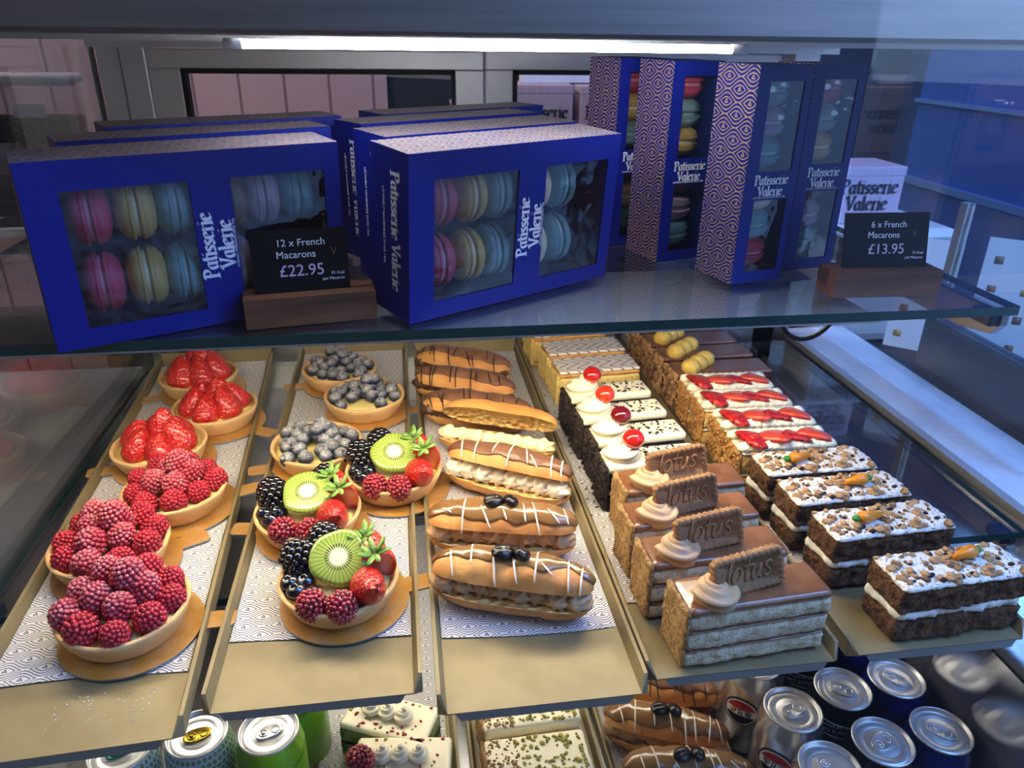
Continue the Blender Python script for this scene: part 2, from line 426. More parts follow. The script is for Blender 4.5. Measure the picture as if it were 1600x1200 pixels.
def strokes(text, size, M_, slant=0.0, spacing=1.0):
    x = 0; out = []
    for ch in text:
        if ch == ' ': x += .3; continue
        ss, w = GL[ch]
        for st in ss:
            out.append([Vector(((p.x+x+slant*p.y)*size, p.y*size, 0)) for p in smooth(st)])
        x += w*spacing
    return out, x*size
def brand_text(lines, size, mb, M_, nib=(.075, .03), center=True):
    """broad-nib ribbons on the local xy plane, placed by M_"""
    for li, t in enumerate(lines):
        ss, w = strokes(t, size, M_)
        ox = -w/2 if center else 0; oy = -li*size*1.18
        nv = Vector((nib[0]*size, nib[1]*size, 0))
        for st in ss:
            vs = []; fs = []
            for i, p in enumerate(st):
                d = (st[min(i+1, len(st)-1)]-st[max(i-1, 0)]).normalized(); pr = Vector((-d.y, d.x, 0))
                a = nv+pr*size*.028*(1 if pr.dot(nv) >= 0 else -1)
                for sgn in (-1, 1): q = p+a*sgn; vs.append((q.x+ox, q.y+oy, .0003)); 
                if i: fs.append((2*i-2, 2*i-1, 2*i+1, 2*i))
            mb.add(vs, fs, 0, M_)
def txt(body, size, mat, parent, loc, rot, name='lettering', align='CENTER', ext=.00015, shear=0, space=1.0, label=None):
    c = bpy.data.curves.new(name, 'FONT'); c.body = body; c.size = size; c.align_x = align; c.extrude = ext; c.shear = shear
    c.space_character = space; c.resolution_u = 3
    t = bpy.data.objects.new('tmp', c); me = bpy.data.meshes.new_from_object(t); me.name = name; me.materials.clear(); me.materials.append(mat)
    bpy.data.objects.remove(t); bpy.data.curves.remove(c); o = link(me, name, parent, loc, rot)
    if label: o['label'] = label
    return o

# ------------------------------------------------------------------ the room
def struct(name, mb, mats, smooth=False, **k):
    return tag(mb.build(name, mats, smooth=smooth, **k), kind='structure')
m_floor = M('floor_tiles', '3a3634', .5)
def planks():
    n = NT('pink_panelling'); o = n.xyz(n.obj())
    d = n.math('ABSOLUTE', n.math('SUBTRACT', n.math('FRACT', n.math('DIVIDE', o[0], .105)), .5))
    n.p(col=n.mix(n.ramp(d, .035, .015), lin('a8807c'), lin('6d4c4a')), rough=.55); n.bump(n.ramp(d, 0, .05), .6, .004); return n.m
m_pinkwall = planks()
m_navy = M('navy_paint', '141c33', .5)
m_bluerefl = M('street_reflection_blue', '1c52b4', .4)  # blue of the street reflected in the glass, put into the colour
struct('floor', MB().box(-2.2, 2.4, -1.6, 2.3, -.05, 0), m_floor)
struct('wall_back', MB().box(-2.2, -.02, 2.0, 2.1, 0, 2.4).box(-.02, .62, 2.0, 2.1, 1.9, 2.4), m_pinkwall)
struct('door_1', MB().box(-.02, .62, 2.02, 2.08, 0, 1.9), M('dark_doorway', '0c0d12', .6))
struct('wall_back_right', MB().box(.62, 1.75, 2.0, 2.1, 0, 2.4), m_navy)
struct('street_reflection_wall', MB().box(1.25, 1.33, .98, 1.78, 0, 2.4), m_bluerefl)  # solid panel standing in for a blue van's reflection in the glass
struct('reflection_stripe', MB().box(1.236, 1.25, .98, 1.78, .985, 1.000).box(1.236, 1.25, .98, 1.78, 1.17, 1.178), M('pale_reflection_blue', '5a82c4', .4))  # pale lines of the same van reflection, built as solid strips
struct('trim_2', MB().box(1.20, 1.36, 1.78, 1.86, 0, 2.4), M('dark_frame', '0d1524', .4))

# ------------------------------------------------------------------ display case
XL, XR, YB = -.383, .640, 1.135
case = thing('display_case', 'steel and glass patisserie display case holding all the cakes and boxes', 'display case', (0, 0, .0))
MB().box(-.75, .66, .46, 1.19, 1.3065, 1.50).build('canopy', m_canopy, case, smooth=False, bevel=.003)
MB().box(XL-.004, XR, 1.115, 1.18, 1.286, 1.3060).build('top_rail', m_alu, case, smooth=False)
MB().box(-.75, .64, .72, .735, 1.300, 1.3060).build('light_rail', m_alu, case, smooth=False)
MB().box(-.75, .95, .300, .306, .30, 1.50).build('front_glass', m_pane, case, smooth=False)
g = MB().box(XL-.006, XL, .45, 1.128, .66, 1.300).build('side_glass', m_side, case, smooth=False)
MB().box(XL-.0062, XL+.0002, 1.128, 1.133, .66, 1.300).build('glass_edge', m_edge, g, smooth=False)
MB().box(XR+.06, XR+.066, .66, 1.128, .85, 1.300).build('side_glass', m_glass, case, smooth=False)
# rear posts
MB().box(-.381, -.352, 1.128, 1.16, .64, 1.288).box(-.350, -.318, 1.120, 1.16, .64, 1.288).build('rear_post', m_alu, case, smooth=False, bevel=.002)
MB().box(.575, .615, 1.120, 1.16, .64, 1.288).build('rear_post', m_alu, case, smooth=False, bevel=.002)
MB().box(XL, XR, 1.120, 1.15, .55, .90).build('rear_panel', m_steel, case, smooth=False)
MB().box(-.3835, -.3815, .42, 1.12, .50, .842).build('side_wall', m_steelx, case, smooth=False)
# right steel wall: upright below, then curving out under the glass shelf
w = MB(); prof = [(.522, .50), (.522, .7951)]
prof += [(.522+.014*(1-cos(t)), .795+.012*sin(t)) for t in [R(a) for a in (15, 30, 45, 60, 75, 90)]]
prof += [(.60, .812), (.626, .820), (.634, .845)]
vs = []; fs = []
for i, (x, z) in enumerate(prof):
    vs += [(x, .33, z), (x, 1.12, z), (x+.002, .33, z-.002), (x+.002, 1.12, z-.002)]
    if i:
        a = 4*(i-1); b = 4*i; fs += [(a, a+1, b+1, b), (a+2, b+2, b+3, a+3), (a, b, b+2, a+2), (a+1, a+3, b+3, b+1)]
w.add(vs[8*1:], [tuple(i-8 for i in f) for f in fs if min(f) >= 8]).build('side_step', m_steel, case)
MB().box(.522, .524, .33, 1.12, .50, .7955).build('side_wall', m_steelx, case, smooth=False)
MB().box(XR, XR+.012, .45, 1.12, .83, .851).build('base_rail', m_alu, case, smooth=False)
MB().box(-.383, .522, .30, 1.12, .580, .595).build('lower_deck', m_steel, case, smooth=False)

def door(x0, x1, y, label):
    t = thing('sliding_door', label, 'door', ((x0+x1)/2, y, .903), group='rear sliding doors of the case')
    w = (x1-x0)/2; z1 = .382; f = .040
    MB().box(-w, w, 0, .016, z1-.024, z1).box(-w, w, 0, .016, 0, .03).box(-w, -w+f, 0, .016, .03, z1-.024).box(w-f, w, 0, .016, .03, z1-.024).build('frame', m_alu, t, smooth=False, bevel=.0015)
    MB().box(-w+f, -w+f+.006, -.001, .017, .03, z1-.024).box(w-f-.004, w-f, -.001, .017, .03, z1-.024).box(-w+f, w-f, -.001, .017, z1-.030, z1-.024).build('gasket', m_dark, t, smooth=False)
    MB().box(-w+f, w-f, .006, .010, .03, z1-.03).build('pane', m_glass, t, smooth=False)
    return t
door(-.318, .122, 1.122, 'grey framed rear sliding door of the display case, behind the wide macaron boxes')
door(.126, .566, 1.140, 'grey framed rear sliding door of the display case, behind the tall macaron boxes')

def shelf(name, x0, x1, y0, y1, z, label):
    t = thing(name, label, 'shelf', ((x0+x1)/2, y0, z))
    w = (x1-x0)/2; d = y1-y0
    MB().box(-w, w, 0, d, -.0075, 0).build('pane', m_glass, t, smooth=False)
    e = .0006
    MB().box(-w, w, -e, 0, -.0075, 0).box(w, w+e, 0, d, -.0055, 0).box(-w-e, -w, 0, d, -.0075, 0).build('polished_edge', m_edge, t, smooth=False, )
    for sx in (-1, 1):
        x = sx*(w-.006)
        if name == 'upper_glass_shelf' and sx < 0: continue
        b = MB(); pr = [(0.004, -.0085), (d, -.0085), (d, -.034), (.05, -.034), (.012, -.028), (.004, -.018)]
        b.add([(x-.003, y, zz) for y, zz in pr]+[(x+.003, y, zz) for y, zz in pr], [(0, 1, 2, 3, 4, 5), (11, 10, 9, 8, 7, 6)]+[(i, i+6, (i+1) % 6+6, (i+1) % 6) for i in range(6)])
        b.build('bracket', m_steel, t, smooth=False)
        MB().box(x-.012, x+.004, .006, .030, -.020, -.0078).build('clip', m_clip, t, smooth=False, bevel=.002)
    return t
shelf('upper_glass_shelf', -.378, .492, .516, 1.02, 1.1138, 'upper glass shelf carrying the blue macaron boxes')
sh = shelf('lower_glass_shelf', -.380, .624, .562, 1.10, .8470, 'lower glass shelf carrying the five gold cake trays')
MB().box(.490, .502, .53, .545, .838, .8468).build('clip', m_clip, None) if False else None

# lamps
def led(name, label, x0, x1, y, z, mat, housing_w, tilt, cap=True):
    t = thing(name, label, 'light', ((x0+x1)/2, y, z), group=None)
    w = (x1-x0)/2
    MB().tube([(-w, 0, 0), (w, 0, 0)], .0030, 10).build('diffuser', mat, t)
    for s in (-1, 1): MB().tube([(s*w, 0, 0), (s*(w+.012), 0, 0)], .0036, 10).build('end_cap', m_white, t)
    return t
led('led_tube', 'bright white tube light under the steel canopy', -.100, .245, .575, 1.3005, m_led, 0, 0)
# warm strip light in a steel channel under the front of the upper glass shelf
t = thing('shelf_light', 'warm strip light in a steel channel under the upper glass shelf', 'light', (0.03, .625, 1.1055))
MB().box(-.40, .345, -.104, .045, -.0030, 0).box(-.40, .345, -.045, -.043, -.014, -.0030).build('channel', m_alu, t, smooth=False)
MB().box(-.38, .325, -.012, .012, -.0075, -.0031).build('diffuser', m_ledw, t, smooth=False)
t = thing('tray_light', 'strip light under the lower glass shelf, over the drinks cans', 'light', (0.03, .70, .8385))
MB().box(-.40, .42, -.02, .02, -.004, 0).box(-.40, .42, -.02, -.018, -.012, -.004).build('channel', m_steel, t, smooth=False)
MB().box(-.38, .40, -.008, .008, -.0075, -.0041).build('diffuser', m_ledw2, t, smooth=False)
tag(MB().tube([(.322+.0287*(1-cos(R(a)))*.97, .582+.004*sin(R(a)), 1.098-.034*sin(R(a))) for a in range(0, 181, 12)], .0022, 8).build('power_cable', m_dark), 'black power cable hanging in a loop below the upper glass shelf', 'cable')

# ------------------------------------------------------------------ things behind and beside the case
ct = tag(MB().box(-.2, .55, 1.36, 1.75, 1.05, 1.09).build('back_counter', M('counter_grey', '6d6a70', .5), smooth=False, bevel=.004), 'grey back counter behind the sliding doors', 'counter')
MB().box(-.19, .54, 1.38, 1.74, 0, 1.05).build('cabinet_body', m_navy, ct, smooth=False)
m_pinkbox = M('pale_pink_card', 'c4a8ba', .55)
def cakebox(x, y, z, w, d, h, label, ang=0, name='cake_box'):
    t = thing(name, label, 'box', (x, y, z), ang, group=None)
    MB().box(-w/2, w/2, 0, d, 0, h).build('carton', m_pinkbox, t, smooth=False, bevel=.002)
    MB().box(-w/2-.001, w/2+.001, -.001, d+.001, h-.014, h+.002).build('lid', m_pinkbox, t, smooth=False, bevel=.002)
    b = MB(); brand_text(['PaTisserie', 'Valerie'], .024, b, Matrix.Translation((0, -.0012, h*.55)) @ Matrix.Rotation(pi/2, 4, 'X')); b.build('lettering', m_navy, t, smooth=False)
cakebox(.272, 1.50, 1.0905, .125, .12, .128, 'pale pink cake box seen through the right rear door, left of its pair')
cakebox(.412, 1.50, 1.0905, .125, .12, .126, 'pale pink cake box seen through the right rear door, right of its pair')
tag(MB().box(.245, .41, 1.56, 1.60, 1.221, 1.238).build('paper_stack', m_white, smooth=False), 'white paper stack lying on the pale pink cake boxes', 'paper')
t = thing('milk_jug', 'small shiny metal jug on the back counter', 'jug', (.125, 1.55, 1.0905))
MB().lathe([(.026, 0), (.028, .04), (.02, .085), (.024, .10), (.021, .10), (.017, .085), (.02, .01)], 20).build('body', m_can, t)
MB().tube([(.02, 0, .085), (.045, 0, .08), (.045, 0, .04), (.027, 0, .03)], .003, 6).build('handle', m_can, t)
cakebox(.800, 1.22, 1.0125, .125, .10, .095, 'pale pink box standing on the white lidded tub at the right')
tag(MB().box(.70, .775, 1.335, 1.36, 1.0125, 1.19).build('menu_stand', m_white, smooth=False, bevel=.002), 'upright white card behind the pale pink box on the tub', 'card')
t = thing('storage_tub', 'white lidded storage tub beside the right end of the case', 'tub', (.84, 1.30, .80))
m_tub = M('white_plastic', 'd8dae0', .4)
MB().box(-.11, .10, -.12, .13, 0, .190).build('body', m_tub, t, smooth=False, bevel=.02)
MB().box(-.12, .112, -.135, .145, .187, .212).build('lid', m_tub, t, smooth=False, bevel=.012)
tag(MB().box(.70, 1.0, 1.0, 1.5, .1, .80).build('side_cabinet', m_navy, smooth=False), 'dark side cabinet under the white storage tub', 'cabinet')
# marble ledge along the right end
n_ = NT('white_marble'); co_ = n_.obj(); n_.p(col=n_.mix(n_.ramp(n_.noise(co_, 9, 6, .7), .52, .60), lin('dde2ee'), lin('ccd4e6')), rough=.3)
tag(MB().box(.655, .765, .35, 1.16, .80, .846).build('marble_ledge', n_.m, smooth=False, bevel=.003), 'white marble ledge running along the right end of the case', 'ledge')
m_grey = M('grey_panel', '4b5568', .4)
nb = thing('neighbouring_case', 'second glass display case beyond the marble ledge at the far right', 'display case', (.78, .4, 0))
MB().box(0, .02, .0, .58, 0, .93).build('side_panel', m_grey, nb, smooth=False)
MB().box(.006, .012, .0, .56, .93, 1.10).build('side_glass', m_glass, nb, smooth=False)
MB().box(.004, .016, .56, .575, .93, 1.10).build('corner_post', m_alu, nb, smooth=False)
MB().box(.02, .45, .0, .58, .80, .82).build('tray_shelf', m_steel, nb, smooth=False)
def menu(x, y, z, w, h, rz, label, cols):
    t = thing('menu_card', label, 'card', (x, y, z), 0, group=None, rot=(R(-8), 0, rz))
    MB().box(-w/2, w/2, 0, .002, 0, h).build('card', m_tub, t, smooth=False)
    k = 0
    for i in range(cols):
        for j in range(4):
            c = ('8a4a30', 'c09448', '9a4038', '5a3a26', 'c9a25a', '7a5a44')[(i*4+j*5+cols) % 6]
            x = -w*.28+i*w*.5; z = h*(.13+.23*j); b = MB(); b.box(x-.006, x+.006, -.0006, 0, z-.005, z+.005+.002*(j % 2))
            b.build('printed_picture', M('menu_picture_'+c+str(k), c, .5), t); k += 1
menu(.915, .985, .845, .09, .19, R(-40), 'white menu card with food pictures at the far right, nearest of the pair', 2)
menu(.815, 1.045, .845, .08, .18, R(-40), 'white menu card with food pictures behind the wooden price block at right', 1)
# shelving with jars beyond the left end
rk = thing('rack_shelf', 'wooden shelves with storage jars beyond the left end of the case', 'shelf', (-.62, 1.30, 0))
m_oak = M('shelf_wood', '5c4433', .55, 0, '453124', 20, stretch=(.1, 1, 1))
for z in (.88, 1.075): MB().box(-.32, .16, -.10, .16, z-.02, z).build('board', m_oak, rk, smooth=False)
for x in (-.32, .14): MB().box(x, x+.02, -.10, .16, 0, 1.076).build('upright', m_oak, rk, smooth=False)
def jar(x, z, col, label, w=.085, h=.155):
    t = thing('storage_jar', label, 'jar', (x, 1.30, z), group=None)
    m = M('jar_contents_'+col, col, .8, 0, '4a3a26', 300, bump=1, bs=400)
    MB().box(-w/2+.003, w/2-.003, -w/2+.003, w/2-.003, .003, h*.70).build('contents', m, t, smooth=False)
    MB().box(-w/2, w/2, -w/2, w/2, 0, h).build('container', m_clear, t, smooth=False, bevel=.008)
    MB().box(-w/2-.004, w/2+.004, -w/2-.004, w/2+.004, h, h+.014).build('lid', m_tub, t, smooth=False, bevel=.005)
    MB().box(-w*.32, w*.2, -w/2-.0012, -w/2-.0004, h*.72, h*.84).build('label', m_white, t, smooth=False)
jar(-.525, 1.0755, '8f8258', 'clear square jar of pale grain with a white lid, beyond the left glass end')
jar(-.625, 1.0755, '4a2a18', 'clear square jar of brown powder, beyond the left glass end', .09)
jar(-.60, .8805, '7a6a5a', 'clear square jar on the lower board beyond the left glass end', .09, .13)
tag(MB().box(-.72, -.40, .45, 1.12, 0, .842).build('side_counter', M('side_counter_grey', 'a3a3a6', .5), smooth=False), 'grey side counter standing against the left end of the case', 'counter')
# ------------------------------------------------------------------ trays
TZ = .8545     # tray floor
def make_tray(L, W, fh=.010, back=.016):
    """tray with origin at front centre; y from 0 (front) to L"""
    b = MB(); hw = W/2; f = .007; th = .0012; c = .012
    # floor
    b.box(-hw+f, hw-f, 0, L-.012, -th, 0)
    # front lip turned down
    b.add([(-hw+f+.006, -.0005, 0), (hw-f-.006, -.0005, 0), (hw-f-.010, -.002, -.0065), (-hw+f+.010, -.002, -.0065), (-hw+f+.006, .003, -.001), (hw-f-.006, .003, -.001), (hw-f-.01, .001, -.0065), (-hw+f+.01, .001, -.0065)],
          [(0, 3, 2, 1), (4, 5, 6, 7), (3, 7, 6, 2), (0, 4, 7, 3), (1, 2, 6, 5)], 1)
    for s in (-1, 1):
        x0 = s*(hw-f); x1 = s*(hw-.003); x2 = s*hw
        pts = [(x0, 0, 0), (x1, .010, fh), (x2, .010, fh), (x2, .006, -.006), (x0, .0, -th)]
        pb = [(x, L-.002, z) for x, y, z in pts]
        fs = [(0, 1, 6, 5), (1, 2, 7, 6), (2, 3, 8, 7), (3, 4, 9, 8), (0, 4, 3, 2, 1), (5, 6, 7, 8, 9)]
        b.add(pts+pb, fs if s < 0 else [tuple(reversed(q)) for q in fs], 0)
    b.add([(-hw+f, L-.012, 0), (hw-f, L-.012, 0), (hw-f*.2, L, back), (-hw+f*.2, L, back), (-hw+f*.2, L+.002, back), (hw-f*.2, L+.002, back), (hw-f, L-.010, -th), (-hw+f, L-.010, -th)],
          [(0, 1, 2, 3), (3, 2, 5, 4), (4, 5, 6, 7), (0, 3, 4, 7), (1, 6, 5, 2)], 0)
    return b.mesh('tray_body', [m_gold, m_rim], False)
tray_me = make_tray(.696, .162)
def paper_mesh(W, L, seed):
    b = MB(); nx, ny = 10, 44; vs = []; fs = []
    for j in range(ny+1):
        for i in range(nx+1):
            x = -W/2+W*i/nx; y = L*j/ny
            z = .0006+.0009*(nz((x, y, 0), 22, seed)+.6)+(.006*max(0, (j-ny+4)/4)**2)
            vs.append((x, y+(.006*sin(seed+i*.25) if j == 0 else 0), max(z, .0004)))
    for j in range(ny):
        for i in range(nx): a = j*(nx+1)+i; fs.append((a, a+1, a+nx+2, a+nx+1))
    me = b.add(vs, fs).mesh('liner', m_paper); return me
TR = [(-.2525, .4040, R(2.6), 'strawberry and raspberry tarts, leftmost of five'), (-.0825, .4255, 0, 'blueberry and mixed fruit tarts'),
      (.0895, .4025, 0, 'chocolate, cream and coffee eclairs'), (.2535, .4145, 0, 'vanilla, cherry and caramel slices'), (.4245, .4175, 0, 'chocolate, strawberry and carrot slices, rightmost of five')]
for i, (x, y, a, lab) in enumerate(TR):
    t = thing('gold_tray', 'long gold tray under the '+lab, 'tray', (x, y, TZ), a, 'gold trays on the lower glass shelf')
    link(tray_me, 'tray_body', t)
    off = [.064, .066, .076, .091, .086][i]
    p = link(paper_mesh(.147, .690-off-.022, i+1), 'paper_liner', None, (x-sin(a)*off, y+off*cos(a), TZ), (0, 0, a))
    tag(p, 'white patterned paper liner under the '+lab, 'paper liner', 'paper liners on the gold trays')

# ------------------------------------------------------------------ fruit meshes
def druplet_berry(name, mat, rx, h, nd, dr, seed, cup=True):
    random.seed(seed); b = MB(); b.sphere((0, 0, h*.5), (rx*.93, rx*.93, h*.48), 14, 10)
    ga = pi*(3-5**.5)
    for i in range(nd):
        zz = -.80+1.80*(i+.5)/nd; a = i*ga; rr = (1-zz*zz)**.5 if abs(zz) < 1 else 0
        if zz < 0: rr = rr*.3+.7*min(1, rr+.25)
        rr = min(rr, 1.0)
        q = 1+random.uniform(-.05, .05)
        b.sphere((rx*.95*rr*cos(a)*q, rx*.95*rr*sin(a)*q, h*.5+zz*h*.485), dr*random.uniform(.9, 1.1), 7, 5)
    return b.mesh(name, mat)
rasp = [druplet_berry('raspberry', (m_berry, m_berry, m_berryred, m_berryred)[s], .0103, .0215, 96, .0021, s) for s in (0, 1, 2, 3)]
raspg = druplet_berry('raspberry', m_berryplain, .0108, .022, 90, .0022, 3)
blackb = druplet_berry('blackberry', m_black, .0125, .027, 58, .0037, 4)
def bb(mat):
    b = MB(); pr = [(0.0005, 0), (.004, .0006), (.0068, .003), (.0077, .0068), (.0070, .0100), (.0050, .0122), (.0032, .0130), (.0030, .0137), (.0022, .0128), (.0012, .0122), (.0003, .0121)]
    b.lathe(pr, 18, fn=lambda r, z, a: (r*(1+.06*sin(5*a)*(1 if z > .0125 else 0)), z)); return b.mesh('blueberry', mat)
blue_me = bb(m_blueb); blueg_me = bb(m_bluebg)
def straw_mesh(L=.034, r=.0145, seed=0, mat=None):
    pr = [(.0004, L), (.003, L*.985), (.0062, L*.92), (.0105, L*.70), (.0138, L*.42), (.0145, L*.24), (.0125, L*.09), (.007, L*.01), (.0005, 0)]
    b = MB(); b.lathe([(a*r/.0145, z) for a, z in pr][::-1], 22, fn=lambda q, z, a: (q*(1+.06*sin(2*a+seed)+.05*nz((cos(a), sin(a), z*40), 1.2, seed)), z+.001*sin(3*a+seed)*(z/L)))
    return b.mesh('strawberry', mat or m_straw)
straw_me = [straw_mesh(.034, .0148, 1), straw_mesh(.031, .0155, 2), straw_mesh(.036, .014, 5)]
def straw_half():
    L = .034; b = MB(); vs = []; fs = []; nr = 9; na = 11
    for i in range(nr+1):
        t = i/nr; z = L*t; r = .0145*(sin(pi*min(1, t*.86+.14))**.62)*(1-.25*t) if 0 < t < 1 else .001
        for k in range(na+1):
            a = pi*k/na; vs.append((r*cos(a), -r*sin(a)*.85, z))
    for i in range(nr):
        for k in range(na): a = i*(na+1)+k; fs.append((a, a+1, a+na+2, a+na+1))
    b.add(vs, fs, 0)
    o = [(i*(na+1), i*(na+1)+na) for i in range(nr+1)]
    b.add([vs[j] for p in o for j in p], [(2*i, 2*i+2, 2*i+3, 2*i+1) for i in range(nr)], 1)
    return b.mesh('strawberry_half', [m_straw, m_strawin])
half_me = straw_half()
def calyx(seed):
    random.seed(seed); b = MB(); n = 7
    for k in range(n):
        a = 2*pi*k/n+random.uniform(-.2, .2); l = random.uniform(.010, .015); up = random.uniform(.001, .008); w = .0026
        d = Vector((cos(a), sin(a), 0)); s = Vector((-sin(a), cos(a), 0))
        P = [Vector((0, 0, 0)), d*l*.4+s*w+Vector((0, 0, up*.3)), d*l*.4-s*w+Vector((0, 0, up*.3)), d*l*.75+s*w*.8+Vector((0, 0, up*.9)), d*l*.75-s*w*.8+Vector((0, 0, up*.9)), d*l+Vector((0, 0, up*1.2))]
        P2 = [p-Vector((0, 0, .0006)) for p in P]
        F = [(0, 2, 1), (1, 2, 4, 3), (3, 4, 5)]
        b.add(P+P2, F+[tuple(i+6 for i in reversed(f)) for f in F]+[(0, 1, 7, 6), (1, 3, 9, 7), (3, 5, 11, 9), (5, 4, 10, 11), (4, 2, 8, 10), (2, 0, 6, 8)])
    b.tube([(0, 0, 0), (.001, 0, .008)], .0011, 6)
    return b.mesh('calyx', m_leaf)
calyx_me = [calyx(1), calyx(2)]
def kiwi():
    b = MB(); b.lathe([(.0005, -.003), (.017, -.003), (.0195, -.0025), (.0205, 0), (.0195, .0025), (.017, .003), (.0005, .0032)], 36, fn=lambda r, z, a: (r*(1+.035*sin(3*a)+.025*sin(5*a+1)), z)); return b.mesh('kiwi_slice', m_kiwi)
kiwi_me = kiwi()

# ------------------------------------------------------------------ tarts
def crust_mesh(seed):
    pr = [(.0415, 0), (.0445, .004), (.0500, .0165), (.0518, .0215), (.0512, .0232), (.0488, .0234), (.0474, .0218), (.0462, .016), (.0455, .013), (.002, .0128)]
    def fn(r, z, a):
        q = 1+.010*nz((cos(a), sin(a), z*60), 1.6, seed)+.0035*nz((cos(a)*3, sin(a)*3, z*150), 3, seed)
        return r*q, z+(.0012*nz((cos(a), sin(a), 0), 2.2, seed+4) if z > .015 else 0)
    return MB().lathe([(.001, 0)]+pr, 72, fn=fn).mesh('crust', m_crust)
crust_me = [crust_mesh(i) for i in range(3)]
cust_me = MB().lathe([(.001, .012), (.0462, .012), (.0470, .0165), (.03, .0185), (.001, .019)], 40).mesh('custard_filling', m_custard)
def board_mesh(R_=.0555):
    b = MB(); n = 56; h = .0016; vs = []
    tw = .010; tl = .026
    pts = []
    a0 = math.asin(tw/R_)
    for k in range(n+1):
        a = a0+(2*pi-2*a0)*k/n; pts.append((R_*cos(a), R_*sin(a)))
    pts += [(R_+tl-.003, -tw), (R_+tl, -tw+.003), (R_+tl, tw-.003), (R_+tl-.003, tw)]
    m = len(pts)
    vs = [(x, y, h) for x, y in pts]+[(x, y, 0) for x, y in pts]
    b.add(vs, [tuple(range(m))], 0); b.add(vs, [tuple(range(2*m-1, m-1, -1))]+[(i, i+m, (i+1) % m+m, (i+1) % m) for i in range(m)], 1)
    return b.mesh('board', [m_board, m_boardedge], False)
board_me = board_mesh()
def dirrot(d, spin=0):
    """euler that turns +z to d"""
    q = Vector(d).normalized().to_track_quat('Z', 'Y'); m = q.to_matrix() @ Matrix.Rotation(spin, 3, 'Z'); return m.to_euler()
CZ0 = .0186
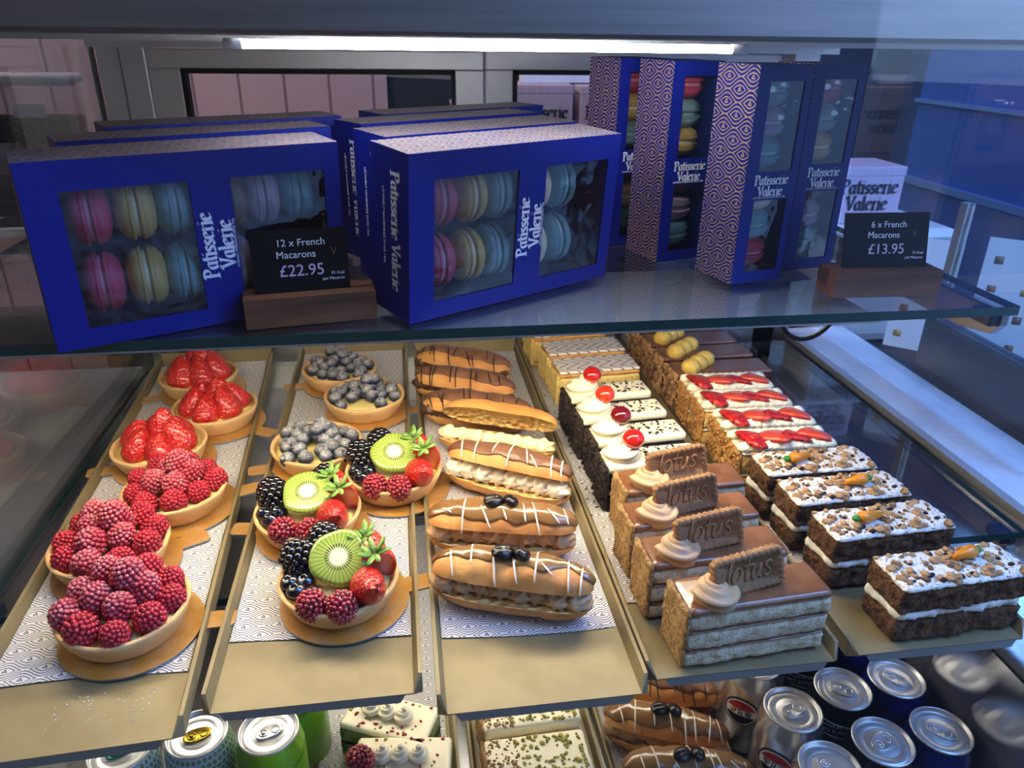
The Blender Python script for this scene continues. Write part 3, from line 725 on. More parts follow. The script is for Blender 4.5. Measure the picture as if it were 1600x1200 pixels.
def tart(x, y, kind, rz, tab, lab, i):
    bz = TZ+.0024
    bo = link(board_me, 'cake_board', None, (x+.004, y-.0035, bz), (0, 0, R(tab)))
    tag(bo, 'gold board under the '+lab, 'cake board', 'gold boards under the tarts')
    t = thing(kind+'_tart', lab, 'tart', (x, y, bz+.0018), rz, kind.replace('_', ' ')+' tarts')
    link(crust_me[i % 3], 'crust', t); link(cust_me, 'custard_filling', t)
    rnd = random.Random(i*13+5)
    def put(me, nm, px, py, pz, d=(0, 0, 1), s=1.0, spin=None):
        o = link(me, nm, t, (px, py, pz), dirrot(d, rnd.uniform(0, 6) if spin is None else spin)); o.scale = (s, s, s); return o
    if kind == 'raspberry':
        for k in range(9):
            a = 2*pi*k/9+i; rr = .0335+rnd.uniform(-.002, .002)
            put(rasp[2+k % 2 if rnd.random() < .75 else k % 2], 'raspberry', rr*cos(a), rr*sin(a), CZ0-.004+rnd.uniform(0, .003), (.5*cos(a), .5*sin(a), 1), rnd.uniform(.98, 1.16))
        for k in range(4):
            a = 2*pi*k/4+i*.7; put(rasp[k % 2], 'raspberry', .0145*cos(a), .0145*sin(a), CZ0+.004, (.25*cos(a), .25*sin(a), 1), rnd.uniform(1.0, 1.18))
        put(rasp[0], 'raspberry', .002, .006, CZ0+.016, (.2, .3, 1), 1.15)
        if i != 3: put(rasp[1], 'raspberry', -.016, .016, CZ0+.012, (-.3, .4, 1), 1.05)
    elif kind == 'strawberry':
        for k in range(6):
            a = 2*pi*k/6+i*.5
            put(straw_me[k % 3], 'strawberry', .0310*cos(a), .0310*sin(a), CZ0-.006, (-.40*cos(a), -.40*sin(a), 1), rnd.uniform(1.1, 1.24))
        put(straw_me[i % 3], 'strawberry', .003, .004, CZ0+.004, (.1, .1, 1), 1.12)
    elif kind == 'blueberry':
        pos = []
        for ring, (n, rr, zz) in enumerate([(13, .0375, 0), (9, .0245, .0035), (5, .0125, .008), (1, 0, .010)]):
            for k in range(n):
                a = 2*pi*k/n+ring*.5+i
                if ring < 2 and -2.4 < ((a+pi) % (2*pi))-pi+rz < -1.2 and rnd.random() < (.65 if i == 7 else .12) : continue
                pos.append((rr*cos(a)+rnd.uniform(-.0015, .0015), rr*sin(a)+rnd.uniform(-.0015, .0015), CZ0-.003+zz+rnd.uniform(0, .002)))
        for p in pos: put(blue_me, 'blueberry', *p, (rnd.uniform(-.7, .7), rnd.uniform(-.7, .4), .8), rnd.uniform(.98, 1.2))
        for k in range(3 if i != 6 else 5): put(blue_me, 'blueberry', rnd.uniform(-.012, .012), rnd.uniform(0, .02), CZ0+.015, (rnd.uniform(-.5, .5), -.3, .8), 1.1)
    else:
        def at_(u, v, z): return (u, v, CZ0+z)
        put(blackb, 'blackberry', *at_(-.030, .010, -.001), (-.5, .2, 1), 1.12)
        put(blackb, 'blackberry', *at_(-.018 if i != 10 else .012, .030, .000), (-.1, .6, 1), 1.1)
        for u, v in ((-.037, -.010), (-.029, -.020), (-.024, -.008)): put(blueg_me, 'blueberry', *at_(u, v, -.002), (-.2, -.4, 1), 1.15)
        kv = [(.10, -.42, .9), (.05, -.35, .93), (.12, -.62, .77)][i-9]
        o = put(kiwi_me, 'kiwi_slice', *at_(.001, .002, .021), kv, 1.22, spin=i)
        for u, v in ((-.012, -.033), (.010, -.035)): put(raspg, 'raspberry', *at_(u, v, -.004), (u*12, -.6, .9), 1.12)
        for k, (u, v, d) in enumerate([(.029, -.022, (.45, -.75, .6)), (.037, .002, (-.25, -.35, 1.0)), (.026, .024, (-.35, -.25, 1.0))]):
            s = put(half_me if k != 0 else straw_me[2], 'strawberry', *at_(u-d[0]*.01, v-d[1]*.01, .004), d if k == 0 else (d[0], d[1], d[2]), 1.12, spin=[0, .6, 1.2][k])
            q = Vector(d).normalized()
            # fruit leaves sit at the top of the standing halves, at the base of the lying one
            if k == 0: link(calyx_me[0], 'calyx', s, (0, 0, .0005), (pi, 0, 0))
            else: s.location = Vector(s.location)+q*.030; s.rotation_euler = dirrot(-q, [0, 2.6, 3.2][k]); link(calyx_me[k % 2], 'calyx', s, (0, 0, .0005), (pi, 0, 0))
    return t
T_ = [('strawberry', -.2852, .9923, 200, 'strawberry tart at the back of the leftmost tray'),
      ('strawberry', -.2434, .8898, -28, 'strawberry tart, middle of the three on the leftmost tray'),
      ('strawberry', -.2853, .7988, 192, 'strawberry tart just behind the rearmost raspberry tart'),
      ('raspberry', -.2450, .7029, 22, 'raspberry tart rearmost of three, dusted with sugar'),
      ('raspberry', -.2794, .6122, 28, 'raspberry tart, middle of the three in the leftmost tray'),
      ('raspberry', -.2407, .5240, 2, 'raspberry tart nearest the front of the leftmost tray'),
      ('blueberry', -.0963, .9947, 186, 'blueberry tart at the very back of the second tray, heavily sugared'),
      ('blueberry', -.0588, .9014, -4, 'blueberry tart showing yellow custard between its berries'),
      ('blueberry', -.1085, .7790, 190, 'blueberry tart just behind the mixed fruit tarts'),
      ('mixed_fruit', -.0215, .7120, 14, 'mixed fruit tart rearmost of three, tucked beside a blueberry tart'),
      ('mixed_fruit', -.1054, .6450, 172, 'mixed fruit tart, middle of three, its board tab pointing left'),
      ('mixed_fruit', -.0690, .5384, 12, 'mixed fruit tart nearest the front of its tray, kiwi seeds showing')]
for i, (k, x, y, tab, lab) in enumerate(T_): tart(x, y, k, R(-8), tab, lab, i)
# ------------------------------------------------------------------ eclairs
def endtaper(u, p=3.4): return max(0.0, 1-abs(u)**p)**(1/2.3)
def ecl_half(L, ry, rz, a0, a1, seed, mats, name, close=1, amp=.0012, bend=0):
    nu, nv = 44, 16; vs = []; fs = []
    for i in range(nu+1):
        u = -1+2*i/nu; u = math.copysign(abs(u)**.8, u); e = max(endtaper(u), .02)
        for k in range(nv+1):
            a = a0+(a1-a0)*k/nv; p = Vector((u*L/2, ry*e*cos(a), rz*e*sin(a)))
            q = 1+.10*nz(p, 38, seed)+.05*nz(p, 110, seed+2)
            vs.append((p.x, p.y*q, p.z*q+bend*(u*u)))
    for i in range(nu):
        for k in range(nv): a = i*(nv+1)+k; fs.append((a, a+nv+1, a+nv+2, a+1))
    b = MB(); b.add(vs, fs, 0)
    n2 = 6; ws = []; g = []
    for i in range(nu+1):
        A = Vector(vs[i*(nv+1)]); B = Vector(vs[i*(nv+1)+nv])
        for k in range(n2+1):
            t = k/n2; p = A.lerp(B, t); h = sin(pi*t)*.006*endtaper((i/nu)*2-1)
            p.z += h*(1 if sin((a0+a1)/2) > 0 else -.6)+.002*nz(p, 160, seed)*sin(pi*t); ws.append(p)
    for i in range(nu):
        for k in range(n2): a = i*(n2+1)+k; g.append((a, a+1, a+n2+2, a+n2+1))
    b.add(ws, g, close); return b.build(name, mats, None)
def ecl_ice(L, ry, rz, b0, b1, seed, mat, name='icing', th=.0018, wav=.25, bend=0):
    nu, nv = 48, 14; outer = []; inner = []; fs = []
    for i in range(nu+1):
        u = -1+2*i/nu; u = math.copysign(abs(u)**.8, u)*.985; e = max(endtaper(u), .03)
        lo = b0+wav*nz((u*3, 0, 0), 1.3, seed)+.12*u*u; hi = b1+wav*nz((u*3, 5, 0), 1.3, seed)-.12*u*u
        for k in range(nv+1):
            a = lo+(hi-lo)*k/nv; s = min(1, 3.2*min(k, nv-k)/nv+.12); p = Vector((u*L/2, ry*e*cos(a), rz*e*sin(a)))
            q = 1+.10*nz(p, 38, seed-1)+.05*nz(p, 110, seed+1); p = Vector((p.x, p.y*q, p.z*q+bend*u*u))
            n = Vector((u**3*.7, cos(a)/ry*rz, sin(a))).normalized()
            outer.append(p+n*(th*s+.0005*nz(p, 110, seed+7)+.0004)); inner.append(p-n*.0006)
    m = nv+1; o = len(outer); vs = outer+inner
    for i in range(nu):
        for k in range(nv):
            a = i*m+k; fs.append((a, a+m, a+m+1, a+1)); fs.append((o+a, o+a+1, o+a+m+1, o+a+m))
        a = i*m; fs.append((a, o+a, o+a+m, a+m)); a = i*m+nv; fs.append((a, a+m, o+a+m, o+a))
    for k in range(nv):
        fs.append((k, k+1, o+k+1, o+k)); a = nu*m+k; fs.append((a, o+a, o+a+1, a+1))
    return MB().add(vs, fs).build(name, mat, None)
def ecl_lines(L, ry, rz, us, a0, a1, mat, r=.0008, slant=.06, seed=0, off=.0024, bend=0):
    b = MB(); rnd = random.Random(seed)
    for u in us:
        pts = []; s0 = rnd.uniform(-.35, .9); s1 = rnd.uniform(-.75, .15); sl = slant+rnd.uniform(-.05, .04)
        for k in range(11):
            a = a0+s0+(a1+s1-a0-s0)*k/10; uu = u+sl*(k/10-.5)*2; e = endtaper(uu)
            p = Vector((uu*L/2, ry*e*cos(a), rz*e*sin(a))); q = 1+.10*nz(p, 38, seed)+.05*nz(p, 110, seed+2)
            n = Vector((0, cos(a), sin(a))); pts.append(Vector((p.x, p.y*q, p.z*q))+n*off+Vector((0, 0, bend*uu*uu)))
        b.tube(pts, lambda t: r*(.7+.5*sin(pi*t)), 6)
    return b.build('drizzle', mat, None)
def piped(L, n, r, mat, seed, name='piped_cream'):
    b = MB(); rnd = random.Random(seed)
    for k in range(n):
        x = -L/2+L*k/(n-1); ph = rnd.uniform(0, 6); rr = r*rnd.uniform(.88, 1.1)
        def fn(v): return 1+.17*math.cos(6*math.atan2(v.z, v.x)+ph+2.5*v.y)
        b.sphere((x, -.002+rnd.uniform(-.002, .002), rnd.uniform(-.0015, .0015)), (L/(n-1)*.80, rr*.95, rr*.85), 26, 14, fn=fn)
    return b.build(name, mat, None)
def bean_mesh():
    b = MB(); b.sphere((0, 0, 0), (.0066, .0050, .0034), 20, 12, fn=lambda v: 1-(.22*math.exp(-(v.y*9)**2) if v.z > .2 else 0)); return b.mesh('coffee_bean', m_bean)
bean_me = bean_mesh()
m_honey = M('open_choux_crumb', 'd6a75c', .75, 0, 'e6c888', 140, vb=1.5, vbs=130, bd=.004)
def eclair(loc, rz, kind, label, seed, L=.142, group='eclairs on the third tray', tilt=None, rx=0):
    e = thing('eclair', label, 'eclair', loc, rz, group); e.rotation_euler = (rx, 0, rz)
    ry, rb, rt = .0225, .019, .021
    def put(o, par, l=(0, 0, 0), r=(0, 0, 0)): o.parent = par; o.location = l; o.rotation_euler = r; return o
    bot = put(ecl_half(L, ry, rb, pi, 2*pi, seed, [m_pastry, m_honey], 'bottom_shell'), e, (0, 0, rb*.96))
    tl = dict(choc=7, plain=58, dip=24, coffee=15)[kind] if tilt is None else tilt
    cr = dict(choc=m_chococream, plain=m_cream, dip=m_whitecream, coffee=m_mocha)[kind]
    if kind == 'coffee' and seed % 2: cr = m_mocha
    put(piped(L*.80, 8, dict(choc=.009, plain=.0095).get(kind, .0115), cr, seed), e, (0, dict(choc=-.008, plain=.002).get(kind, -.0035), rb+dict(choc=.003, plain=.0015).get(kind, .0045)))
    hz = rb+.003 if kind == 'choc' else rb+.006
    top = ecl_half(L*.99, ry, rt, 0, pi, seed+11, [m_pastry, m_honey], 'top_shell')
    # hinge along the back edge
    top.scale = (1, .78 if kind == 'plain' else 1, 1)
    put(top, e, (0, ry*.92-ry*.92*cos(R(tl)), hz+ry*.92*sin(R(tl))), (R(-tl), 0, 0))
    if kind == 'plain': return e
    ice = dict(choc=m_choc, dip=m_choc, coffee=m_coffee)[kind]
    if kind == 'dip': put(ecl_ice(L, ry, rt, R(62), R(150), seed+12, ice), top)
    elif kind == 'coffee': put(ecl_ice(L, ry, rt, R(38), R(122 if seed == 1 else 150), seed+12, ice, th=.0024, wav=.45), top)
    else: put(ecl_ice(L, ry, rt, R(40), R(138), seed+12, ice, wav=.3), top)
    dm = m_dchoc if kind == 'choc' else m_wdriz
    us = [-.8, -.62, -.55, -.22, -.12, .2, .3, .52, .72] if kind == 'choc' else [-.72, -.5, -.2, .05, .3, .44, .68, .84]
    # the camera side is -y, angles past 90 degrees
    put(ecl_lines(L, ry, rt, us, R(70), R(222 if kind == 'choc' else 205) if False else R(178), dm, .0007 if kind == 'choc' else .0008, .05, seed+11, bend=0), top)
    if kind == 'coffee':
        for k, (u, r_) in enumerate(((-.012, .5), (.004, 1.5))):
            o = link(bean_me, 'coffee_bean', top, (u+.004, -.007+.003*k, rt+.0045), (R(24), R(10*k), r_)); o.scale = (1.55, 1.55, 1.5)
    return e
EZ = TZ+.0020
E = [((.078, .508, EZ), R(-19), 'coffee', 'coffee glazed eclair nearest the front, dropping off its mocha cream', 1),
     ((.080, .586, EZ), R(-13), 'coffee', 'coffee glazed eclair with two coffee beans, behind the frontmost one', 4),
     ((.099, .683, EZ), R(-30), 'dip', 'open eclair with piped cream and a chocolate dipped lid', 6),
     ((.097, .768, EZ), R(-24), 'plain', 'plain split eclair filled with pale cream, its lid standing open', 8),
     ((.082, .840, EZ), R(-21), 'choc', 'chocolate eclair just behind the plain cream one', 9),
     ((.072, .914, EZ), R(-25), 'choc', 'chocolate eclair, middle of three on the third tray', 14),
     ((.076, .986, EZ), R(-26), 'choc', 'chocolate eclair at the very back of the third tray', 19)]
for q in E: eclair(*q[:4], seed=q[4])
# crumbs and drips beside the coffee eclairs
b = MB(); rnd = random.Random(3)
for k in range(46):
    x = rnd.choice((rnd.uniform(.145, .160), rnd.uniform(.02, .16))); y = rnd.uniform(.46, .84)
    b.sphere((x, y, TZ+.0026), (rnd.uniform(.0006, .0020), rnd.uniform(.0005, .0011), .0007), 6, 4)
tag(b.build('pastry_crumbs', m_nut), 'loose pastry crumbs on the paper around the eclairs', 'crumbs', kind='stuff')
b = MB(); rnd = random.Random(5)
for k in range(60):
    x = rnd.uniform(-.27, -.20); y = rnd.uniform(.425, .455); b.sphere((x, y, TZ+.0006), rnd.uniform(.0003, .0007), 5, 4)
tag(b.build('sugar_dust', m_white), 'specks of icing sugar on the bare front of the leftmost tray', 'sugar', kind='stuff')
b = MB(); rnd = random.Random(9)
for k in range(34):
    x = rnd.gauss(.188, .006); y = rnd.uniform(.62, .93); b.sphere((x, y, TZ+.0026), (rnd.uniform(.0006, .0022), rnd.uniform(.0006, .0014), .0006), 6, 4)
tag(b.build('chocolate_crumbs', m_dchoc), 'dark chocolate flakes fallen on the paper beside the cherry slices', 'crumbs', kind='stuff')

# ------------------------------------------------------------------ cake slices
def rosette(mat, R_=.0165, h=.017, name='cream_rosette', turns=2.3):
    pts = []; n = 60
    for i in range(n+1):
        t = i/n; a = turns*2*pi*t+2.6; r = R_*(1-t)**.9*.66; pts.append((r*cos(a), r*sin(a), .004+h*t**1.25))
    b = MB(); b.tube(pts, lambda t: R_*.40*(1-.62*t), 20, sec=lambda a, t: 1+.26*cos(5*a+14*t))
    b.sphere((0, 0, .005), (R_*.8, R_*.8, .006), 16, 8); return b.mesh(name, mat)
def nut_lumps(name, mat, x0, x1, y0, y1, z, n, s0, s1, seed, par, squash=.7):
    b = MB(); rnd = random.Random(seed)
    for k in range(n):
        c = (rnd.uniform(x0, x1), rnd.uniform(y0, y1), z+rnd.uniform(-.0004, .001)); s = rnd.uniform(s0, s1)
        m_ = Matrix.Translation(c) @ Matrix.Rotation(rnd.uniform(0, 6), 4, 'Z') @ Matrix.Rotation(rnd.uniform(-.5, .5), 4, 'X')
        sd = rnd.random()*9
        b.sphere((0, 0, 0), (s*rnd.uniform(.9, 1.5), s, s*squash), 8, 6, M=m_, fn=lambda v: 1+.35*nz(v, 1.6, sd))
    return tag(b.build(name, mat, par), kind='stuff')
def side_lumps(name, mat, x, d, h, n, s0, s1, seed, par):
    b = MB(); rnd = random.Random(seed)
    for k in range(n):
        s = rnd.uniform(s0, s1); sd = rnd.random()*9
        b.sphere((x-rnd.uniform(-.0006, .0014), rnd.uniform(.001, d-.001), rnd.uniform(.002, h-.001)), (s*.8, s, s*rnd.uniform(.8, 1.3)), 7, 5, fn=lambda v: 1+.4*nz(v, 1.5, sd))
    return tag(b.build(name, mat, par), kind='stuff')
def layers(root, w, d, spec, seed):
    z = 0
    for i, (nm, h, mat, amp) in enumerate(spec):
        ins = .0022 if (mat is m_filling and w > .11) else 0
        block(w-2*ins, d-2*ins, h, (.0022 if amp > .0025 else .0032) if h > .004 else .0022, amp, 120 if amp > .0025 else 170, seed+i, topflat=(mat in (m_caramel, m_chocglaze, m_feather, m_icecream))).build(nm, mat, root, loc=(0, ins, z-.0002)); z += h
    return z
def rope(mat, L, n, r, name='piped_cream'):
    b = MB()
    for k in range(n):
        x = -L/2+L*(k+.5)/n; b.sphere((x, 0, r*.6), (L/n*.92, r, r*.88), 34, 10, fn=lambda v: 1+.13*cos(9*math.atan2(v.z, v.y)+4*v.x))
    return b.mesh(name, mat)
def biscuit(par, loc, rot):
    W, H, T = .0625, .0320, .0075; b = MB(); pts = []
    per = []
    def rr(t):   # rounded rectangle outline with scallops
        rc = .0045; segs = [(W/2-rc, -H/2, W/2-rc, H/2, 0)]
        return None
    n = 120; out = []
    hx, hy, rc = W/2, H/2, .0055
    straight = [(2*(hx-rc)), pi/2*rc, 2*(hy-rc), pi/2*rc]*2; tot = sum(straight)
    for k in range(n):
        s = tot*k/n; i = 0
        while s > straight[i]: s -= straight[i]; i += 1
        side = i//2; f = i % 2
        cs = [(hx-rc, -hy+rc), (hx-rc, hy-rc), (-hx+rc, hy-rc), (-hx+rc, -hy+rc)]
        if f == 0:
            p = [(-hx+rc+s, -hy), (hx, -hy+rc+s), (hx-rc-s, hy), (-hx, hy-rc-s)][side]; nn = [(0, -1), (1, 0), (0, 1), (-1, 0)][side]
        else:
            a = -pi/2+side*pi/2+s/rc; c = cs[side]; nn = (cos(a), sin(a)); p = (c[0]+rc*nn[0], c[1]+rc*nn[1])
        q = .0007*cos(2*pi*k*34/n*1.0); out.append((p[0]+nn[0]*q, p[1]+nn[1]*q, nn))
    rings = []
    for ins, z in ((.0, -T/2), (.0, T*.30), (.0008, T*.46), (.0022, T*.50), (.0040, T*.47), (.0046, T*.34)):
        rings.append([(x-nn[0]*ins, y-nn[1]*ins, z-(.0004*cos(2*pi*k*34/n) if .001 < ins < .0045 else 0)) for k, (x, y, nn) in enumerate(out)])
    vs = [v for r_ in rings for v in r_]; fs = []
    for i in range(len(rings)-1):
        for k in range(n): k2 = (k+1) % n; fs.append((i*n+k, i*n+k2, (i+1)*n+k2, (i+1)*n+k))
    fs.append(tuple(range(n-1, -1, -1))); fs.append(tuple((len(rings)-1)*n+k for k in range(n)))
    o = b.add(vs, fs).build('biscuit', m_biscuit, par, loc=loc, rot=rot)
    t = MB(); ss, w = strokes('loTus', .0190, None, slant=.35, spacing=1.02)
    for st in ss: t.tube([(p.x-w/2-.0028, p.y-.0052, T*.34+.0003) for p in st], .00115, 6)
    t.build('embossed_lettering', m_biscuit, o)
    return o
def place(proto, used, x, y, rz, label, z=None):
    o = proto if not used else dup(proto)
    o.location = (x, y, TZ+.0022 if z is None else z); o.rotation_euler = (0, 0, rz); o['label'] = label; return o
def film(par, w, d, h):
    return MB().box(w/2+.0012, w/2+.0016, -.004, d*.9, 0, h).build('acetate_film', m_clear, par, smooth=False)
# caramel slices
def make_caramel():
    r = thing('caramel_slice', '', 'cake slice', group='caramel slices with biscuits'); w, d = .122, .041
    h = layers(r, w, d, [('sponge_layer', .0150, m_lotus_sponge, .0017), ('caramel_layer', .0022, m_caramel, .0005), ('sponge_layer', .0165, m_lotus_sponge, .0017), ('caramel_layer', .0022, m_caramel, .0005), ('sponge_layer', .0140, m_lotus_sponge, .0017), ('caramel_glaze', .0072, m_caramel, .0004)], 30)
    block(.0045, d+.001, h+.0005, .0022, .0013, 240, 77).build('crumb_coating', m_crumb, r, loc=(-w/2-.001, -.0005, 0))
    link(rosette(m_mocha, .0205, .008, turns=1.7), 'cream_rosette', r, (-.034, .016, h-.001), (R(10), R(8), .5))
    biscuit(r, (-.006, .0200, h+.0140), (R(74), R(-4), R(6)))
    return r
cp = make_caramel()
for i, (x, y, a, l) in enumerate([(.263, .424, R(4), 'caramel slice nearest the front edge, all its sponge layers showing'), (.252, .479, R(2), 'caramel slice with a brown biscuit, second from the front'),
                                  (.252, .534, R(3), 'caramel slice with a brown biscuit, third from the front'), (.262, .588, R(2), 'caramel slice at the back of the four, right before the cherry slices')]):
    place(cp, i > 0, x, y, a, l)
# cherry slices
def make_cherry():
    r = thing('cherry_slice', '', 'cake slice', group='cherry slices with cream'); w, d = .104, .037
    h = layers(r, w, d, [('sponge_layer', .019, m_dksponge, .0010), ('cream_layer', .0045, m_filling, .0006), ('sponge_layer', .020, m_dksponge, .0010), ('cream_topping', .0105, m_icecream, .0005)], 50)
    block(.005, d+.001, h-.001, .0024, .0014, 200, 90).build('chocolate_coating', m_flake, r, loc=(-w/2-.001, -.0005, 0))
    side_lumps('chocolate_flakes', m_flake, -w/2-.0035, d, h, 120, .0012, .0026, 4, r)
    nut_lumps('chocolate_flakes', m_dchoc, -.01, w/2-.004, .003, d-.003, h, 60, .0006, .0020, 6, r, .3)
    link(rosette(m_icecream, .0200, .015), 'cream_rosette', r, (-.030, .021, h-.001))
    c = MB(); c.sphere((0, 0, 0), (.0095, .0095, .0085), 20, 12, fn=lambda v: 1-.18*math.exp(-((v.x**2+v.y**2)*14)) if v.z > 0 else 1)
    c.build('glace_cherry', m_cherry, r, loc=(-.021, .019, h+.0195)).scale = (1.22, 1.22, 1.2)
    return r
cp = make_cherry()
for i, (x, y, a, l) in enumerate([(.248, .640, R(3), 'cherry slice directly behind the biscuits of the caramel slices'), (.250, .694, R(5), 'cherry slice with a dark red cherry, second from the biscuits'),
                                  (.246, .748, R(5), 'cherry slice with an orange red cherry, third from the biscuits'), (.244, .803, R(4), 'cherry slice just in front of the white feathered slices')]):
    o = place(cp, i > 0, x, y, a, l)
    for ch in kids(o):
        if ch.name.startswith('glace_cherry') and i in (1, 2):
            ch.material_slots[0].link = 'OBJECT'; ch.material_slots[0].material = M('dark_cherry', '6e0a16', .15, coat=.8) if i == 1 else M('orange_cherry', 'd8341a', .12, coat=.8)
def make_vanilla():
    r = thing('vanilla_slice', '', 'cake slice', group='white feathered vanilla slices'); w, d = .112, .050
    h = layers(r, w, d, [('pastry_layer', .007, m_puff, .0012), ('custard_layer', .032, m_custardcut, .0012), ('pastry_layer', .006, m_puff, .0012), ('feathered_icing', .004, m_feather, .0004)], 70)
    block(.005, d-.003, h-.006, .0024, .0024, 120, 20).build('custard_smear', m_custardcut, r, loc=(-w/2-.0012, .002, 0)); return r
cp = make_vanilla()
for i, (x, y, a, l) in enumerate([(.252, .888, R(4), 'white feathered vanilla slice nearest the cherry slices'), (.250, .952, R(5), 'white feathered vanilla slice, middle of three'), (.240, 1.022, R(6), 'white feathered vanilla slice at the back of the fourth tray')]):
    place(cp, i > 0, x, y, a, l)
# carrot slices
def make_carrot():
    r = thing('carrot_slice', '', 'cake slice', group='carrot cake slices'); w, d = .120, .044
    h = layers(r, w, d, [('sponge_layer', .0195, m_carrotsponge, .0034), ('cream_layer', .0085, m_filling, .0030), ('sponge_layer', .0225, m_carrotsponge, .0034), ('icing', .0045, m_icing, .0018)], 110)
    nut_lumps('walnut_pieces', m_walnut, -w/2+.003, w/2-.003, .002, d-.002, h, 120, .0011, .0036, 8, r)
    nut_lumps('dark_raisins', m_dksponge, -w/2+.004, w/2-.004, .003, d-.003, h, 16, .0014, .0030, 18, r, .6)
    c = MB(); pr = [(.0005, -.0125), (.0022, -.012), (.0030, -.008), (.0036, -.0075), (.0040, -.003), (.0046, -.0025), (.0050, .002), (.0056, .003), (.0057, .009), (.0045, .0115), (.0010, .012)]
    co = c.lathe(pr, 16).build('sugar_carrot', m_carrot, r, loc=(-.012, .020, h+.0055), rot=(R(90), 0, R(-78)))
    g = MB(); g.sphere((0, 0, .0145), (.0036, .0030, .0042), 12, 8); g.build('leaf', m_green, co); return r
cp = make_carrot()
rots = [R(102), R(-86), R(98), R(-82)]
for i, (x, y, a, l) in enumerate([(.4425, .428, R(3), 'carrot cake slice at the very front, its cream layer facing out'), (.4235, .497, R(3), 'carrot cake slice second from the front, carrot leaf to the left'),
                                  (.416, .552, R(2), 'carrot cake slice third from the front, carrot leaf to the right'), (.412, .604, R(1), 'carrot cake slice tucked in front of the strawberry slices')]):
    o = place(cp, i > 0, x, y, a, l)
    for ch in kids(o):
        if ch.name.startswith('sugar_carrot'):
            ch.rotation_euler = (R(90), 0, rots[i]); ch.location.x = (.014, -.016, .012, -.018)[i]; ch.location.y = (.027, .02, .022, .02)[i]
# strawberry slices
wedge_me = None
def wedge(seed):
    b = MB(); n = 20; vs = []; fs = []; L = .028; W = .0085
    for i in range(n+1):
        t = i/n; hw = W*1.12*max(.05, sin(pi*min(1, .08+.92*t**.60))**.85)
        vs += [(-L/2+L*t, -hw, .0), (-L/2+L*t, hw*.9, .0), (-L/2+L*t, hw*.5, .0030*sin(pi*t)**.5+.001), (-L/2+L*t, -hw*.6, .0034*sin(pi*t)**.5+.001)]
        if i: a = 4*(i-1); fs += [(a+k, a+4+k, a+4+(k+1) % 4, a+(k+1) % 4) for k in range(4)]
    fs += [(3, 2, 1, 0), (4*n, 4*n+1, 4*n+2, 4*n+3)]
    return b.add(vs, fs).mesh('strawberry_piece', m_strawin if seed else m_straw)
wedges = [wedge(0), wedge(1)]
def make_straw():
    r = thing('strawberry_slice', '', 'cake slice', group='strawberry cream slices'); w, d = .104, .041
    h = layers(r, w, d, [('sponge_layer', .021, m_ysponge, .0012), ('cream_layer', .004, m_filling, .0006), ('sponge_layer', .022, m_ysponge, .0012), ('cream_topping', .004, m_icecream, .0005)], 150)
    block(.004, d+.001, h-.001, .0026, .0012, 200, 95).build('nut_coating', m_nut, r, loc=(-w/2-.001, -.0005, 0))
    side_lumps('chopped_nuts', m_nut, -w/2-.003, d, h, 150, .0014, .0027, 14, r)
    rp = rope(m_icecream, w, 12, .0066)
    link(rp, 'piped_cream', r, (0, .0065, h-.001)); link(rp, 'piped_cream', r, (0, d-.0065, h-.001))
    rnd = random.Random(4)
    film(r, w, d, h+.006)
    for k in range(4):
        link(wedges[k % 2], 'strawberry_piece', r, (-.035+.0235*k, .019+rnd.uniform(-.003, .003), h+.0055), (R(rnd.uniform(8, 24)), R(rnd.uniform(-14, 6)), rnd.choice((rnd.uniform(-.8, .2), 3.1+rnd.uniform(-.8, .4))))).scale = (1.42, 2.35, 1.4)
    return r
cp = make_straw()
for i, (x, y, a, l) in enumerate([(.398, .652, R(-1), 'strawberry cream slice just behind the carrot cake'), (.400, .702, R(-2), 'strawberry cream slice, second behind the carrot cake'),
                                  (.396, .752, R(-3), 'strawberry cream slice, third behind the carrot cake'), (.396, .801, R(-3), 'strawberry cream slice in front of the chocolate slices')]):
    place(cp, i > 0, x, y, a, l)
def make_chocs():
    r = thing('chocolate_slice', '', 'cake slice', group='chocolate slices with yellow piping'); w, d = .130, .043
    h = layers(r, w, d, [('sponge_layer', .021, m_chocsponge, .0010), ('cream_layer', .005, m_chococream, .0006), ('sponge_layer', .022, m_chocsponge, .0010), ('chocolate_glaze', .006, m_chocglaze, .0004)], 190)
    block(.004, d+.001, h-.001, .0026, .0012, 200, 97).build('nut_coating', m_walnut, r, loc=(-w/2-.001, -.0005, 0))
    side_lumps('chopped_nuts', m_walnut, -w/2-.003, d, h, 110, .0016, .0034, 24, r)
    b = MB()
    for k in range(3): b.sphere((-.046+.0140*k, .009+.0115*k, h+.0055), (.0122, .0112, .0112), 30, 12, fn=lambda v: 1+.13*cos(9*math.atan2(v.y, v.x)+4*v.z)*(1-abs(v.z)))
    b.build('yellow_piping', m_ypipe, r); film(r, w, d, h+.006); return r
cp = make_chocs()
for i, (x, y, a, l) in enumerate([(.411, .852, R(0), 'chocolate slice with yellow piping, just behind the strawberry slices'), (.409, .905, R(1), 'chocolate slice with yellow piping, second behind the strawberry slices'),
                                  (.407, .956, R(1), 'chocolate slice with yellow piping, third behind the strawberry slices'), (.406, 1.008, R(1), 'chocolate slice with yellow piping at the very back of the fifth tray')]):
    place(cp, i > 0, x, y, a, l)

